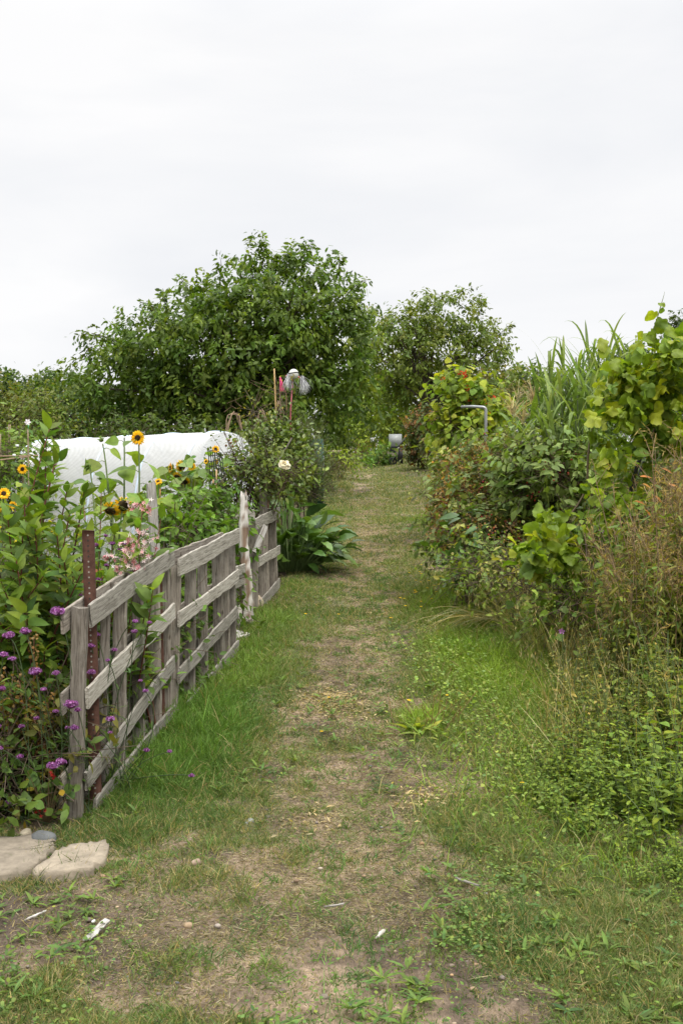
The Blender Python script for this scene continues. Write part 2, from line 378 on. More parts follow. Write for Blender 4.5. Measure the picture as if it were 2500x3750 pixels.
def lump(px, py, d, rx, ry, rz=None):        # an ellipsoid of foliage: centre by sight line and depth, radii in metres
    k = d/F; c = at(px, py, d); r = A3(rx*k, rz if rz else (rx+ry)*.5*k, ry*k); return c, r
def cluster_foliage(ml, rng, lumps, ncl, per, tm, size, base, shell=.6, droop=.5, tw=.35, rough=.18, v=.22, warm=.1, upn=.9, ms=None, twcol=(.08, .06, .04)):
    cs = np.array([l[0] for l in lumps]); rs = np.array([l[1] for l in lumps])
    w = (rs[:, 0]*rs[:, 1] + rs[:, 1]*rs[:, 2] + rs[:, 0]*rs[:, 2]); w = w/w.sum()
    k = rng.choice(len(lumps), ncl, p=w); u = rdir(rng, ncl)
    r = rng.uniform(shell**3, 1, ncl)**(1/3)*(1+rng.normal(0, rough, ncl)*.6)
    c = cs[k] + u*r[:, None]*rs[k]
    c[:, 2] = np.maximum(c[:, 2], G0(c[:, 0], c[:, 1])+.04)
    a = nrm(u*rs[k]/rs[k].max(1, keepdims=True) + rng.normal(0, .45, (ncl, 3)) + UP*.15)
    tl = tw*rng.uniform(.6, 1.4, ncl); n = ncl*per
    ci = np.repeat(np.arange(ncl), per); t = rng.uniform(.0, 1, n)
    P = c[ci] + a[ci]*(t*tl[ci])[:, None] + rng.normal(0, .03*tw/.3, (n, 3)) - UP*(droop*.35*(t*tl[ci])**1.0*t)[:, None]
    out = rdir(rng, n); out = nrm(out - (out*a[ci]).sum(-1, keepdims=True)*a[ci])
    D = nrm(out + a[ci]*.6 - UP*droop*rng.uniform(.4, 1.5, (n, 1)))
    Nn = UP*upn + rng.normal(0, .55, (n, 3)) + u[ci]*.5
    cc = tint(rng, ncl, base, v*.6, warm*.7)
    C = cc[ci]*rng.normal(1, v*.7, (n, 1)).clip(.5, 1.6)
    ml.leaves(tm, P, D, Nn, size*rng.uniform(.6, 1.25, n), C)
    if ms is not None:
        for i in range(0, ncl):
            ms.tube([c[i]-a[i]*tl[i]*.5, c[i]+a[i]*tl[i]*.4, c[i]+a[i]*tl[i]-UP*droop*.2*tl[i]], [.004, .003, .002], 3, twcol, False)
    return c, a, tl
def stems_plant(ms, ml, rng, base, tips, r0, tm, L, lcol, scol, nodes=10, t0=.2, spread=.12, droop=.35, pair=True, lift=.35, v=.2, tap=.5, warm=.1, upn=1.0):
    P = []; D = []; Nn = []; Sz = []
    for tip in tips:
        b = np.asarray(base, float) + A3(rng.normal(0, spread), rng.normal(0, spread), 0); b[2] = float(G0(b[0], b[1])) - .02
        tip = np.asarray(tip, float)
        c = b*.45 + tip*.55 + A3(*rng.normal(0, .04, 2), 0); c[2] = b[2] + (tip[2]-b[2])*.62
        pts = bez(b, c, tip, 9); ms.tube(pts, np.linspace(r0, r0*.35, 9), 5, np.asarray(scol)*rng.uniform(.75, 1.25), False)
        ang = rng.uniform(0, 6.28)
        for i in range(nodes):
            t = t0 + (1-t0)*((i+rng.uniform(-.25, .25))/max(nodes-1, 1)); t = min(max(t, .02), 1.0)
            q = t*8; k = min(int(q), 7); p = pts[k]*(1-(q-k)) + pts[k+1]*(q-k); T = nrm(pts[k+1]-pts[k])
            ang += math.pi/2 if pair else 2.4
            for sg in ((0, math.pi) if pair else (0,)):
                s1 = nrm(np.cross(T, A3(.3, .2, .1))); s2 = np.cross(T, s1); d_ = s1*math.cos(ang+sg) + s2*math.sin(ang+sg)
                e = lift + (.5 if t > .93 else 0)
                P.append(p); D.append(d_ + T*e - UP*droop*rng.uniform(.3, 1.3)); Nn.append(T*upn + UP*.3 + rng.normal(0, .45, 3))
                Sz.append(L*(1-tap*t**2.5)*rng.uniform(.75, 1.2))
    if P: ml.leaves(tm, P, np.array(D), np.array(Nn), np.array(Sz), tint(rng, len(P), lcol, v, warm))

def board(name, a, b, wd, th, m, parent, face, seed=0, rag=.004, chip=True):
    """plank from a to b; its wide face looks along `face`; uneven edges"""
    a = np.asarray(a, float); b = np.asarray(b, float); rng = RNG(f'{name}{seed}{a[0]:.3f}{b[2]:.3f}')
    ln = np.linalg.norm(b-a); ex = (b-a)/ln; ez = np.asarray(face, float); ez = nrm(ez-ex*(ez@ex)); ey = np.cross(ez, ex)
    n = max(6, int(ln/.06)); xs = np.linspace(-ln/2, ln/2, n+1); V = []
    e1 = np.cumsum(rng.normal(0, rag*.3, n+1)); e2 = np.cumsum(rng.normal(0, rag*.3, n+1)); e1 -= np.linspace(e1[0], e1[-1], n+1); e2 -= np.linspace(e2[0], e2[-1], n+1)
    wp = np.cumsum(rng.normal(0, .0012, n+1)); wp -= np.linspace(wp[0], wp[-1], n+1)
    bv = min(.004, th*.2)
    for i, x in enumerate(xs):
        w1 = -wd/2+e1[i]+rng.normal(0, rag*.25); w2 = wd/2+e2[i]+rng.normal(0, rag*.3); dx = 0
        sk = rng.normal(0, .004) if i in (0, n) else 0
        for (y, z) in ((w1, -th/2+bv), (w1, th/2-bv), (w1+bv, th/2), (0, th/2), (w2-bv, th/2), (w2, th/2-bv), (w2, -th/2+bv), (w2-bv, -th/2), (0, -th/2), (w1+bv, -th/2)):
            j = rng.normal(0, .004) if i in (0, n) and chip else 0
            V.append((x+j+(sk if y > 0 else -sk), y, z+wp[i]))
    Q = []; K = 10
    for i in range(n):
        for j in range(K): Q.append([i*K+j, (i+1)*K+j, (i+1)*K+(j+1) % K, i*K+(j+1) % K])
    me = bpy.data.meshes.new(name)
    caps = [list(range(K)), [n*K+j for j in reversed(range(K))]]
    me.from_pydata([tuple(v) for v in V], [], Q + caps); me.update(); me.materials.append(m)
    o = bpy.data.objects.new(name, me); COL.objects.link(o)
    M = Matrix(((ex[0], ey[0], ez[0], 0), (ex[1], ey[1], ez[1], 0), (ex[2], ey[2], ez[2], 0), (0, 0, 0, 1)))
    mid = (a+b)/2 - (loc_of(parent) if parent is not None else 0)
    M.translation = Vector([float(q) for q in mid])
    if parent is not None: o.parent = parent
    o.matrix_local = M
    return o

# ------------------------------------------------------------------ ground sheet (worn path strip + surrounding plots)
def grid_axis(lo_, hi_, fine, c0, c1, gr):
    xs = [c0]
    while xs[-1] < c1: xs.append(xs[-1]+fine)
    s = fine
    up = [xs[-1]]
    while up[-1] < hi_: s *= gr; up.append(up[-1]+s)
    s = fine; dn = [c0]
    while dn[-1] > lo_: s *= gr; dn.append(dn[-1]-s)
    return np.array(dn[::-1][:-1] + xs + up[1:])
def build_ground():
    xs = grid_axis(-420, 420, .05, -2.4, 2.8, 1.09); ys = [2.3]
    while ys[-1] < 900: ys.append(ys[-1] + max(.04, .011*ys[-1]*(1 if ys[-1] < 40 else 2.5)))
    ys = np.array([-60, -30, -12, -5, -2, 0, 1, 1.6, 2.0] + ys)
    gx, gy = np.meshgrid(xs, ys); x = gx.ravel(); y = gy.ravel()
    z = G0(x, y) + (fbm(x*5, y*5, 40, 3)-.5)*.035*np.exp(-(np.hypot(x, y-4)/12)**2) - .03*np.exp(-((x-pathx(y))/.4)**2)*sstep(2, 4, y)
    g = grassmap(x, y); n1 = fbm(x*3, y*3, 61, 4); n2 = fbm(x*11, y*11, 71, 3)
    soil = A3(.105, .08, .06); thatch = A3(.295, .222, .152); green = A3(.105, .12, .05); bed = A3(.075, .06, .042)
    th = np.clip(.58 + (n1-.5)*2.6 + (n2-.5)*1.8, 0, 1)[:, None]
    c = soil*(1-th) + thatch*th
    gg = np.clip(sstep(.15, .80, g), 0, 1)[:, None]; c = c*(1-.75*gg) + green*.75*gg
    left = sstep(.0, -.25, x-(-1.22+.1*(np.clip(y, 4.8, 14)-4.8)))*sstep(4.5, 4.9, y); right = sstep(1.5, 2.3, x)
    lf = np.clip(left + right*.7, 0, 1)[:, None]; c = c*(1-lf) + bed*lf
    far = sstep(25, 60, y)[:, None]; c = c*(1-far) + green*far*.8
    sl = np.exp(-(((x-gp(280, 3390)[0])/.6)**2 + ((y-gp(280, 3390)[1])/.4)**2))[:, None]; c = c*(1-.8*sl) + A3(.085, .066, .052)*.8*sl
    nx, ny = len(xs), len(ys); I = np.arange(nx*ny).reshape(ny, nx)
    q = np.stack([I[:-1, :-1], I[:-1, 1:], I[1:, 1:], I[1:, :-1]], -1).reshape(-1, 4)
    V = np.stack([x, y, z], -1); qc = V[q].mean(1)
    on = (np.abs(qc[:, 0]-pathx(qc[:, 1])-.1) < (1.25+.05*np.clip(qc[:, 1]-5, -1, 8))) & (qc[:, 1] > 1) & (qc[:, 1] < 60)
    for nm, k in (('grass_path', on), ('ground', ~on)):
        qs = q[k]; u, inv = np.unique(qs, return_inverse=True)
        b = MB(); b.add(V[u], None, inv.reshape(-1, 4), c[u]); o = b.build(nm, GROUND, None, True); o['kind'] = 'structure'
build_ground()

def build_grass():
    rng = RNG('grass')
    # candidate spots, evenly dense near the camera and thinning with distance
    N = 1500000
    y = 1.9*np.exp(rng.uniform(0, 1, N)**.92*math.log(46/1.9)); hw = y*.40+.45
    x = rng.uniform(-1, 1, N)*hw
    ok = (x > -1.32+.085*(np.clip(y, 4.8, 12)-4.8)-(y < 4.75)*2) & (x < 1.35+.07*(np.clip(y, 4, 30)-4)+rng.normal(0, .15, N))
    x = x[ok]; y = y[ok]; g = grassmap(x, y); lu = lush(x, y)
    k = rng.uniform(0, 1, len(x)) < np.clip((g+.02)*1.45, 0.10, 1)
    x, y, g, lu = x[k], y[k], g[k], lu[k]; n = len(x)
    lod = np.maximum(1, y/5.5)**.75
    Lh = (.024 + .026*np.clip(g, 0, 1.2) + np.where(x > .3, .05, .034)*lu**1.2)*rng.lognormal(0, .35, n)*np.where(y > 14, 1.25, 1)
    tuft = fbm(x*3.2, y*2.2, 91, 3); Lh *= (.35+1.2*tuft)*(.55+.9*vnoise(x*9, y*7, 301))*np.interp(y, [2.5, 6], [.8, 1.0])
    z = G0(x, y) + (fbm(x*5, y*5, 40, 3)-.5)*.035*np.exp(-(np.hypot(x, y-4)/12)**2) - .03*np.exp(-((x-pathx(y))/.4)**2)*sstep(2, 4, y) - .004
    D = rng.normal(0, .62, (n, 3)); D[:, 2] = 1.0 + .25*lu
    d1 = rng.normal(0, 1, n); tone = fbm(x*1.7, y*1.2, 131, 3)
    mut = np.stack([.098+.05*tone, .148+.02*tone, .050+.015*tone], -1); lsh = np.where((x > .3)[:, None], A3(.225, .30, .055), A3(.155, .222, .054))
    m = np.clip(lu*1.1, 0, 1)[:, None]; C = mut*(1-m)+lsh*m; C = C*rng.normal(1, .24, (n, 1)).clip(.45, 1.7)
    dark = (fbm(x*.9+7, y*.6, 151, 2) > .62)[:, None]; C = np.where(dark, C*A3(.72, .85, .8), C)
    dry = rng.uniform(0, 1, n) < np.clip(.42-.34*lu-.12*g, .05, .45); C[dry] = tint(rng, dry.sum(), (.30, .235, .13), .2, .05)
    # small separate tussocks rooted in the worn strip
    T = 1500; ty = 2.6*np.exp(rng.uniform(0, 1, T)*math.log(14/2.6)); tx = pathx(ty)+rng.normal(0, .75, T); kk = tx > -1.15+.07*(np.clip(ty, 4.8, 12)-4.8); tx, ty = tx[kk], ty[kk]; T = len(tx)
    nb = rng.integers(14, 46, T); ti = np.repeat(np.arange(T), nb); M = len(ti); sz = rng.lognormal(0, .35, T)
    x2 = tx[ti]+rng.normal(0, .022, M)*sz[ti]; y2 = ty[ti]+rng.normal(0, .026, M)*sz[ti]; L2 = rng.uniform(.02, .055, M)*sz[ti]
    z2 = G0(x2, y2) + (fbm(x2*5, y2*5, 40, 3)-.5)*.035*np.exp(-(np.hypot(x2, y2-4)/12)**2) - .03*np.exp(-((x2-pathx(y2))/.4)**2)*sstep(2, 4, y2) - .004
    D2 = rng.normal(0, .7, (M, 3)); D2[:, 2] = .8; tc_ = tint(rng, T, [(.085, .15, .045), (.11, .185, .05), (.10, .15, .055), (.15, .19, .07)], .15)
    C2 = tc_[ti]*rng.normal(1, .2, (M, 1)).clip(.5, 1.5)
    x = np.concatenate([x, x2]); y = np.concatenate([y, y2]); z = np.concatenate([z, z2]); Lh = np.concatenate([Lh, L2]); D = np.concatenate([D, D2]); C = np.concatenate([C, C2]); lu = np.concatenate([lu, np.zeros(M)]); lod = np.concatenate([lod, np.maximum(1, y2/5.5)**.75])
    m1 = lu > .42
    for nm, sel in (('short_grass', ~m1), ('long_grass', m1)):
        b = MB(); s = sel
        b.ribbons(np.stack([x, y, z], -1)[s], D[s], Lh[s]*1.05, (.0036*lod*np.where(lu > .4, 1.25, 1))[s]*rng.uniform(.7, 1.4, s.sum()),
                  np.where(lu > .4, .55, .5)[s]*rng.uniform(.3, 1.6, s.sum()), C[s], 2 if nm == 'short_grass' else 3, rng=rng)
        o = b.build(nm, GRASSM); tag(o, kind='stuff')
    # flattened dry stalks and chips of straw
    N = 360000; y = 1.9*np.exp(rng.uniform(0, 1, N)*math.log(24/1.9)); x = pathx(y)+rng.normal(0, .62, N)*(1+.02*y)
    g = grassmap(x, y); k = (rng.uniform(0, 1, N) < np.clip(1.0-g, .12, .95)) & (x > -1.25); x, y = x[k], y[k]; n = len(x)
    z = G0(x, y) + (fbm(x*5, y*5, 40, 3)-.5)*.035*np.exp(-(np.hypot(x, y-4)/12)**2) - .03*np.exp(-((x-pathx(y))/.4)**2) + .003
    D = rng.normal(0, 1, (n, 3)); D[:, 2] = rng.normal(.05, .12, n)
    b = MB(); b.ribbons(np.stack([x, y, z], -1), D, rng.lognormal(math.log(.02), .5, n).clip(.007, .12), .0024*np.maximum(1, y/5)**.8, .05, tint(rng, n, [(.32, .255, .18), (.25, .19, .135), (.165, .125, .092), (.37, .305, .225), (.12, .092, .07)], .2, .05), 2, rng=rng)
    tag(b.build('dry_straw', GRASSM), kind='stuff')
    b = MB()
    for (px, py, r, n, cc) in ((1215, 2565, .20, 900, (.37, .28, .18)), (1160, 2995, .14, 130, (.37, .28, .18)), (1560, 2920, .16, 160, (.48, .36, .22)), (1420, 2230, .3, 240, (.36, .26, .17)), (1500, 1840, .5, 400, (.31, .22, .14)), (1330, 2590, .35, 120, (.42, .32, .2))):
        c = gp(px, py); xx = c[0]+rng.normal(0, r*.6, n); yy = c[1]+rng.normal(0, r*.9, n); D = rng.normal(0, 1, (n, 3)); D[:, 2] = rng.normal(.1, .2, n)
        zz = G0(xx, yy) - .03*np.exp(-((xx-pathx(yy))/.4)**2) + rng.uniform(.006, .022, n)
        b.leaves(leaf_t(.3, 2, .1, .05), np.stack([xx, yy, zz], -1), D, UP+rng.normal(0, .4, (n, 3)), rng.uniform(.015, .05, n), tint(rng, n, cc, .2, .05))
    tag(b.build('wood_chips', GRASSM), kind='stuff')
    # low weeds: clover, plantain and dandelion leaves pressed into the turf
    b = MB(); N = 2300; y = 2.6*np.exp(rng.uniform(0, 1, N)*math.log(13/2.6)); x = rng.uniform(-1, 1, N)*(y*.36+.2)
    wd = fbm(x*1.6+3, y*1.1+5, 171, 3) + .25*sstep(.4, 1.3, x) + .34*sstep(-.6, -1.3, x)*sstep(5, 3.8, y)
    k = (wd > .56) & (x > -1.2+.085*(np.clip(y, 4.8, 12)-4.8)-(y < 4.7)*1) & (x < 1.3+.06*y) & ~((x < -.95) & (y > 3.9) & (y < 4.7)); x, y = x[k], y[k]
    for xx, yy in zip(x, y):
        typ = rng.integers(0, 4); n = int(rng.integers(5, 11)) if typ < 3 else int(rng.integers(18, 40)); a = rng.uniform(0, 6.28, n)
        z0 = float(G0(xx, yy)) + .012
        if typ < 2:
            D = np.stack([np.cos(a), np.sin(a), rng.uniform(.1, .55, n)], -1); b.leaves(leaf_t(.27, 4, .2, .3), np.tile([xx, yy, z0], (n, 1)), D, UP+rng.normal(0, .15, (n, 3)), rng.uniform(.02, .055, n), tint(rng, n, [(.075, .13, .042), (.095, .15, .05), (.065, .115, .045)], .2))
        elif typ == 2:
            D = np.stack([np.cos(a), np.sin(a), rng.uniform(.3, 1.1, n)], -1); b.leaves(leaf_t(.2, 3, .3, .3), np.tile([xx, yy, z0], (n, 1)), D, UP+rng.normal(0, .15, (n, 3)), rng.uniform(.035, .08, n), tint(rng, n, [(.085, .145, .04), (.105, .16, .05)], .2))
        else:
            P = np.stack([xx+rng.normal(0, .07, n), yy+rng.normal(0, .09, n), np.full(n, z0)+rng.uniform(0, .03, n)], -1)
            D = rng.normal(0, 1, (n, 3)); D[:, 2] *= .25; b.leaves(T_ROUND, P, D, UP+rng.normal(0, .3, (n, 3)), rng.uniform(.007, .017, n), tint(rng, n, [(.10, .165, .05), (.085, .15, .055), (.13, .18, .06)], .2))
    tag(b.build('ground_cover', LEAF), kind='stuff')
    # low green growth over the plots to either side
    b = MB(); n = 26000; y = rng.uniform(4.5, 34, n); sd = rng.uniform(0, 1, n) < .68
    x = np.where(sd, -1.6-rng.exponential(1, n)*(.8+y*.22), 2.2+.06*y+rng.exponential(1, n)*(.6+y*.2)); D = rng.normal(0, 1, (n, 3)); D[:, 2] = np.abs(D[:, 2])*.8
    k = ~((y < 6.2) & (x > -1.9) & sd); x, y, D = x[k], y[k], D[k]; n = len(x)
    b.leaves(T_OV, np.stack([x, y, G0(x, y)+rng.uniform(.01, .28, n)*(fbm(x*.8, y*.8, 401, 2))], -1), D, UP+rng.normal(0, .6, (n, 3)), rng.uniform(.05, .12, n)*np.maximum(1, y/11), tint(rng, n, [(.08, .13, .035), (.11, .16, .045), (.14, .15, .05)], .22))
    tag(b.build('garden_weeds', LEAF), kind='stuff')
    # clods and crumbs of soil, pebbles
    b = MB(); n = 420; y = 2.6*np.exp(rng.uniform(0, 1, n)*math.log(8/2.6)); x = rng.uniform(-1, 1, n)*y*.34; 
    k = (grassmap(x, y) < .42) & (x > -1.2-(y < 4.7)); x, y = x[k], y[k]
    for xx, yy in zip(x, y):
        r = rng.lognormal(math.log(.007), .45); b.ball((xx, yy, float(G0(xx, yy))+r*.2-.02*math.exp(-((xx-pathx(yy))/.4)**2)), (r, r*rng.uniform(.6, 1), r*.6), tint(rng, 1, [(.20, .155, .115), (.26, .21, .16), (.17, .13, .10)], .2)[0], 6, 4)
    tag(b.build('soil_crumbs', STONE), kind='stuff')
build_grass()
# ------------------------------------------------------------------ fence of old pallets and its posts
def fx(d): return float(np.interp(d, [4.8, 6.4, 8.1, 9.7, 11.3], [-1.27, -1.125, -.905, -.93, -.775]))
def panel(name, label, d0, d1, x0, x1, ups, top0, top1, rails, back, seed, base_drop=.03):
    p = thing(name, label, 'fence panel', (x0, d0, float(G0(x0, d0))), 'pallets stood on edge as a fence')
    ax = nrm(A3(x1-x0, d1-d0, 0)); side = A3(ax[1], -ax[0], 0)      # side points towards the path
    for i, (t, wd, dz) in enumerate(ups):
        c = A3(x0, d0, 0) + A3(x1-x0, d1-d0, 0)*t; zb = float(G0(c[0], c[1]))-.04; zt = top0+(top1-top0)*t+dz
        ln = A3(.012*math.sin(i*7+seed), .01*math.cos(i*5), 0)
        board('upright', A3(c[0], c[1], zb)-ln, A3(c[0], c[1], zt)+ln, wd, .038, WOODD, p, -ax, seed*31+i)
    off = .072/2+.011
    for i, (z0, z1, w, ta, tb) in enumerate(rails):
        a = A3(x0, d0, z0)+A3(x1-x0, d1-d0, z1-z0)*ta + side*off; b = A3(x0, d0, z0)+A3(x1-x0, d1-d0, z1-z0)*tb + side*(off+.002*i)
        board('rail', a, b, w, .017, WOOD, p, side, seed*57+i, .006)
    for i, (z0, z1, w, ta, tb) in enumerate(back):
        a = A3(x0, d0, z0)+A3(x1-x0, d1-d0, z1-z0)*ta - side*off; b = A3(x0, d0, z0)+A3(x1-x0, d1-d0, z1-z0)*tb - side*off
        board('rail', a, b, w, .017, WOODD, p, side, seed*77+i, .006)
    return p
panel('fence_panel', 'nearest grey pallet fence panel, its thick end upright beside the rusty perforated post', 4.8, 6.42, -1.27, -1.13,
      [(0, .075, -.01), (.235, .04, -.02), (.40, .07, -.01), (.62, .07, -.0), (.84, .07, .0), (1.0, .065, .0)], 1.05, 1.24,
      [(.99, 1.215, .118, .025, 1.0), (.60, .86, .105, .0, 1.01), (.21, .53, .098, -.01, 1.0), (.035, .225, .072, .07, 1.0)],
      [(.985, 1.19, .115, -.045, .98), (.60, .82, .11, -.055, 1.0), (.215, .45, .11, -.06, 1.0), (.04, .20, .1, .0, 1.0)], 1)
panel('fence_panel', 'middle grey pallet fence panel with cracked top rail, reaching the split white post', 6.5, 8.15, -1.105, -.895,
      [(.03, .07, -.02), (.26, .072, -.02), (.46, .07, -.01), (.72, .072, .0), (.86, .07, .02), (.99, .07, -.01)], 1.17, 1.33,
      [(1.14, 1.305, .118, .0, 1.02), (.80, .985, .10, .0, 1.0), (.43, .70, .098, .0, .97), (.15, .41, .09, .12, 1.0)],
      [(1.18, 1.30, .10, .02, .92), (.78, .94, .1, .0, 1.0), (.42, .62, .1, .0, 1.0)], 2)
panel('fence_panel', 'last small pallet fence panel, standing dark beside the big dark green leaves', 10.0, 11.1, -.90, -.752,
      [(.05, .10, -.02), (.50, .10, .0), (.93, .10, .02)], 1.44, 1.52,
      [(1.38, 1.49, .12, -.05, 1.06), (.985, 1.07, .10, .10, 1.07), (.52, .70, .11, .15, 1.04)],
      [(1.10, 1.2, .1, .3, 1.0), (.75, .8, .1, .3, 1.0)], 3)
# panel standing across, behind the split post
rp_ = thing('fence_panel', 'grey pallet standing across the garden behind the split white post', 'fence panel', (X(820, 10.2), 10.2, float(G0(X(820, 10.2), 10.2))), 'pallets stood on edge as a fence')
for i, px in enumerate((752, 835, 872)):
    a = at(px+18, 2120, 10.25); a[2] = float(G0(a[0], a[1])); board('upright', a, at(px, 1868, 10.25), .11, .04, WOODD, rp_, (0, -1, 0), i)
board('rail', at(722, 1890, 10.19), at(932, 1884, 10.19), .115, .022, WOOD, rp_, (0, -1, 0), 7, .006)
board('rail', at(735, 1990, 10.19), at(880, 1985, 10.19), .1, .022, WOODD, rp_, (0, -1, 0), 8, .006)
# offcuts joining the middle panel to the split post
def loose(name, label, a, b, w, th, m, face, s, cat='board', grp=None):
    o = board(name, a, b, w, th, m, None, face, s, .006); tag(o, label, cat, grp); return o
loose('short_rail', 'upper of two short grey rails nailed between middle fence panel and split white post', at(846, 2100, 8.2), at(906, 2074, 9.5), .085, .02, WOOD, (1, -.25, 0), 3, 'board')
loose('short_rail', 'lower of two short grey rails nailed between middle fence panel and split white post', at(832, 2150, 8.22), at(900, 2118, 9.4), .09, .02, WOOD, (1, -.25, 0), 4, 'board')
loose('leaning_board', 'thin grey slat leaning behind the far end of the middle fence panel', A3(X(862, 9.0), 9.0, float(G0(X(862, 9), 9))), at(832, 2010, 8.6), .085, .02, WOOD, (.5, -1, 0), 5, 'board')
loose('broken_stick', 'short pale broken stick leaning diagonally on the last fence panel', at(932, 2022, 9.95), at(972, 1926, 10.1), .05, .03, WOODW, (.4, -1, 0), 6, 'stick')
def post(name, label, px0, py0, px1, py1, d, w, th, m, s=0, fc=(.35, -1, 0), group=None):
    a = A3(X(px0, d), d, float(G0(X(px0, d), d))-.05); b = at(px1, py1, d); o = board(name, a, b, w, th, m, None, fc, s, .003); tag(o, label, 'post', group); return o
post('wooden_post', 'tall white flaking post rising from the far end of nearest fence panel', 604, 2500, 553, 1768, 6.55, .055, .05, WOODW, 1)
post('wooden_post', 'short brown square post standing behind the last fence panel', 975, 2100, 963, 1795, 10.75, .075, .06, WOODD, 2)
# split white post: a ragged, tapering trunk
def split_post():
    rng = RNG('split'); b = MB(); d = 9.25; x0 = X(902, d); z0 = float(G0(x0, d))-.05; zt = Z(1795, d); n = 26; V = []; K = 9
    C = []
    for i in range(n+1):
        t = i/n; cx = x0 + .012*math.sin(t*7) - .03*t; w = (.05-.018*t**3)*(1+rng.normal(0, .05)); 
        for j in range(K):
            a = j/K*6.283; r = w*(1+.22*math.sin(a*3+1)+rng.normal(0, .09)); top = 0
            if i == n: top = rng.uniform(-.10, .02)
            V.append((cx+math.cos(a)*r*.95, d+math.sin(a)*r*.7, z0+(zt-z0)*t+top))
            k = fbm(np.array([a*1.2+9]), np.array([t*6]), 3, 3)[0]; low = fbm(np.array([a*3]), np.array([t*22.]), 9, 2)[0]
            C.append((.55, .52, .48) if k+.12*t > .46 and low > .33 else (.2, .14, .1))
    Q = [[i*K+j, i*K+(j+1) % K, (i+1)*K+(j+1) % K, (i+1)*K+j] for i in range(n) for j in range(K)]
    V.append((x0-.03, d, zt-.12)); C.append((.2, .14, .1)); T = [[n*K+j, n*K+(j+1) % K, len(V)-1] for j in range(K)]
    b.add(V, T, Q, C); o = b.build('wooden_post', plain('split wood', .9, .15, 0, 40, .35, .5, (1, 1, .12)))
    tag(o, 'split whitish wooden post with a ragged pointed top before last fence panel', 'post')
split_post()
# rusty angle-iron posts: L section with a row of punched holes
def iron_post(label, px0, py0, px1, py1, d, w, holes=True):
    a = A3(X(px0, d), d, float(G0(X(px0, d), d))-.05); b = at(px1, py1, d); ln = np.linalg.norm(b-a); ez = (b-a)/ln
    p = thing('metal_post', label, 'post', a, None); ey = nrm(np.cross(ez, A3(1, .15, 0))); ex = np.cross(ey, ez)
    mb = MB(); t = .006; V = []; Q = []
    prof = [(-w/2, 0), (w/2, 0), (w/2, .05), (w/2-t, .05), (w/2-t, t), (-w/2+t, t), (-w/2+t, .02), (-w/2, .02)]
    n = 40; rng = RNG(label)
    for i in range(n+1):
        for (u, v) in prof: V.append(a+ez*ln*i/n + ex*(u+rng.normal(0, .0006)) + ey*v + (ez*rng.normal(0, .004) if i == n else 0))
    K = len(prof)
    Q = [[i*K+j, (i+1)*K+j, (i+1)*K+(j+1) % K, i*K+(j+1) % K] for i in range(n) for j in range(K)]
    Q += [[n*K+0, n*K+1, n*K+4, n*K+5], [n*K+1, n*K+2, n*K+3, n*K+4], [n*K+0, n*K+5, n*K+6, n*K+7]]
    mb.add(V, None, Q, (.085, .042, .03)); mb.build('angle_iron', RUST, p)
    if holes:
        hb = MB(); k = int(ln/.026)
        for i in range(1, k):
            c = a+ez*(ln*i/k) - ey*.0015; hb.leaves(T_ROUND, [c-ez*.004], [ez], [-ey], [.0105], [(.22, .2, .17) if rng.uniform() < .55 else (.03, .03, .025)])
        hb.build('punched_hole', RUST, p, kind='stuff')
iron_post('dark rusty perforated iron post standing at the near end of the pallet fence', 352, 2960, 322, 1942, 4.98, .056)
iron_post('plain rusty iron post between the first and second fence panels', 592, 2700, 578, 2080, 6.3, .05, False)
iron_post('dark iron stake rising behind the rose bush', 985, 1900, 975, 1740, 11.6, .05, False)

# ------------------------------------------------------------------ slabs, stones and scraps on the ground
def slab(name, label, poly, h, col, group):
    rng = RNG(label); P = np.array([gp(*q)[:2] for q in poly]); z = max(float(G0(x, y)) for x, y in P)+.002
    n = len(P); pts = []
    for i in range(n):
        for t in np.linspace(0, 1, 7)[:-1]: q = P[i]*(1-t)+P[(i+1) % n]*t; pts.append(q+rng.normal(0, .006, 2))
    pts = np.array(pts); c = pts.mean(0); V = []; K = len(pts)
    for s, zz in ((1.0, z-.08), (1.0, z+h-.012), (.985, z+h)):
        for q in pts: w = c+(q-c)*s; V.append((w[0], w[1], zz+.004*rng.normal()*(zz > z)))
    for s in (.8, .55, .3):
        for q in pts: w = c+(q-c)*s; V.append((w[0], w[1], z+h+(fbm(np.array([w[0]*9]), np.array([w[1]*9]), 3, 3)[0]-.5)*.012))
    V.append((c[0], c[1], z+h)); R = 6
    Q = [[i*K+j, i*K+(j+1) % K, (i+1)*K+(j+1) % K, (i+1)*K+j] for i in range(R-1) for j in range(K)]
    T = [[(R-1)*K+j, (R-1)*K+(j+1) % K, len(V)-1] for j in range(K)]
    b = MB(); b.add(V, T, Q, col); o = b.build(name, STONE); tag(o, label, 'slab', group)
slab('paving_slab', 'flat buff concrete slab cut off by the left edge, beside a grey stone', [(-160, 3090), (110, 3078), (196, 3098), (205, 3118), (190, 3140), (105, 3222), (-100, 3255), (-260, 3200)], .018, (.20, .17, .13), 'paving slabs at the fence end')
slab('paving_slab', 'tilted buff concrete slab with a pale worn corner near the pallet fence', [(212, 3140), (300, 3112), (388, 3105), (396, 3120), (388, 3180), (330, 3212), (170, 3240), (115, 3226)], .028, (.25, .212, .16), 'paving slabs at the fence end')
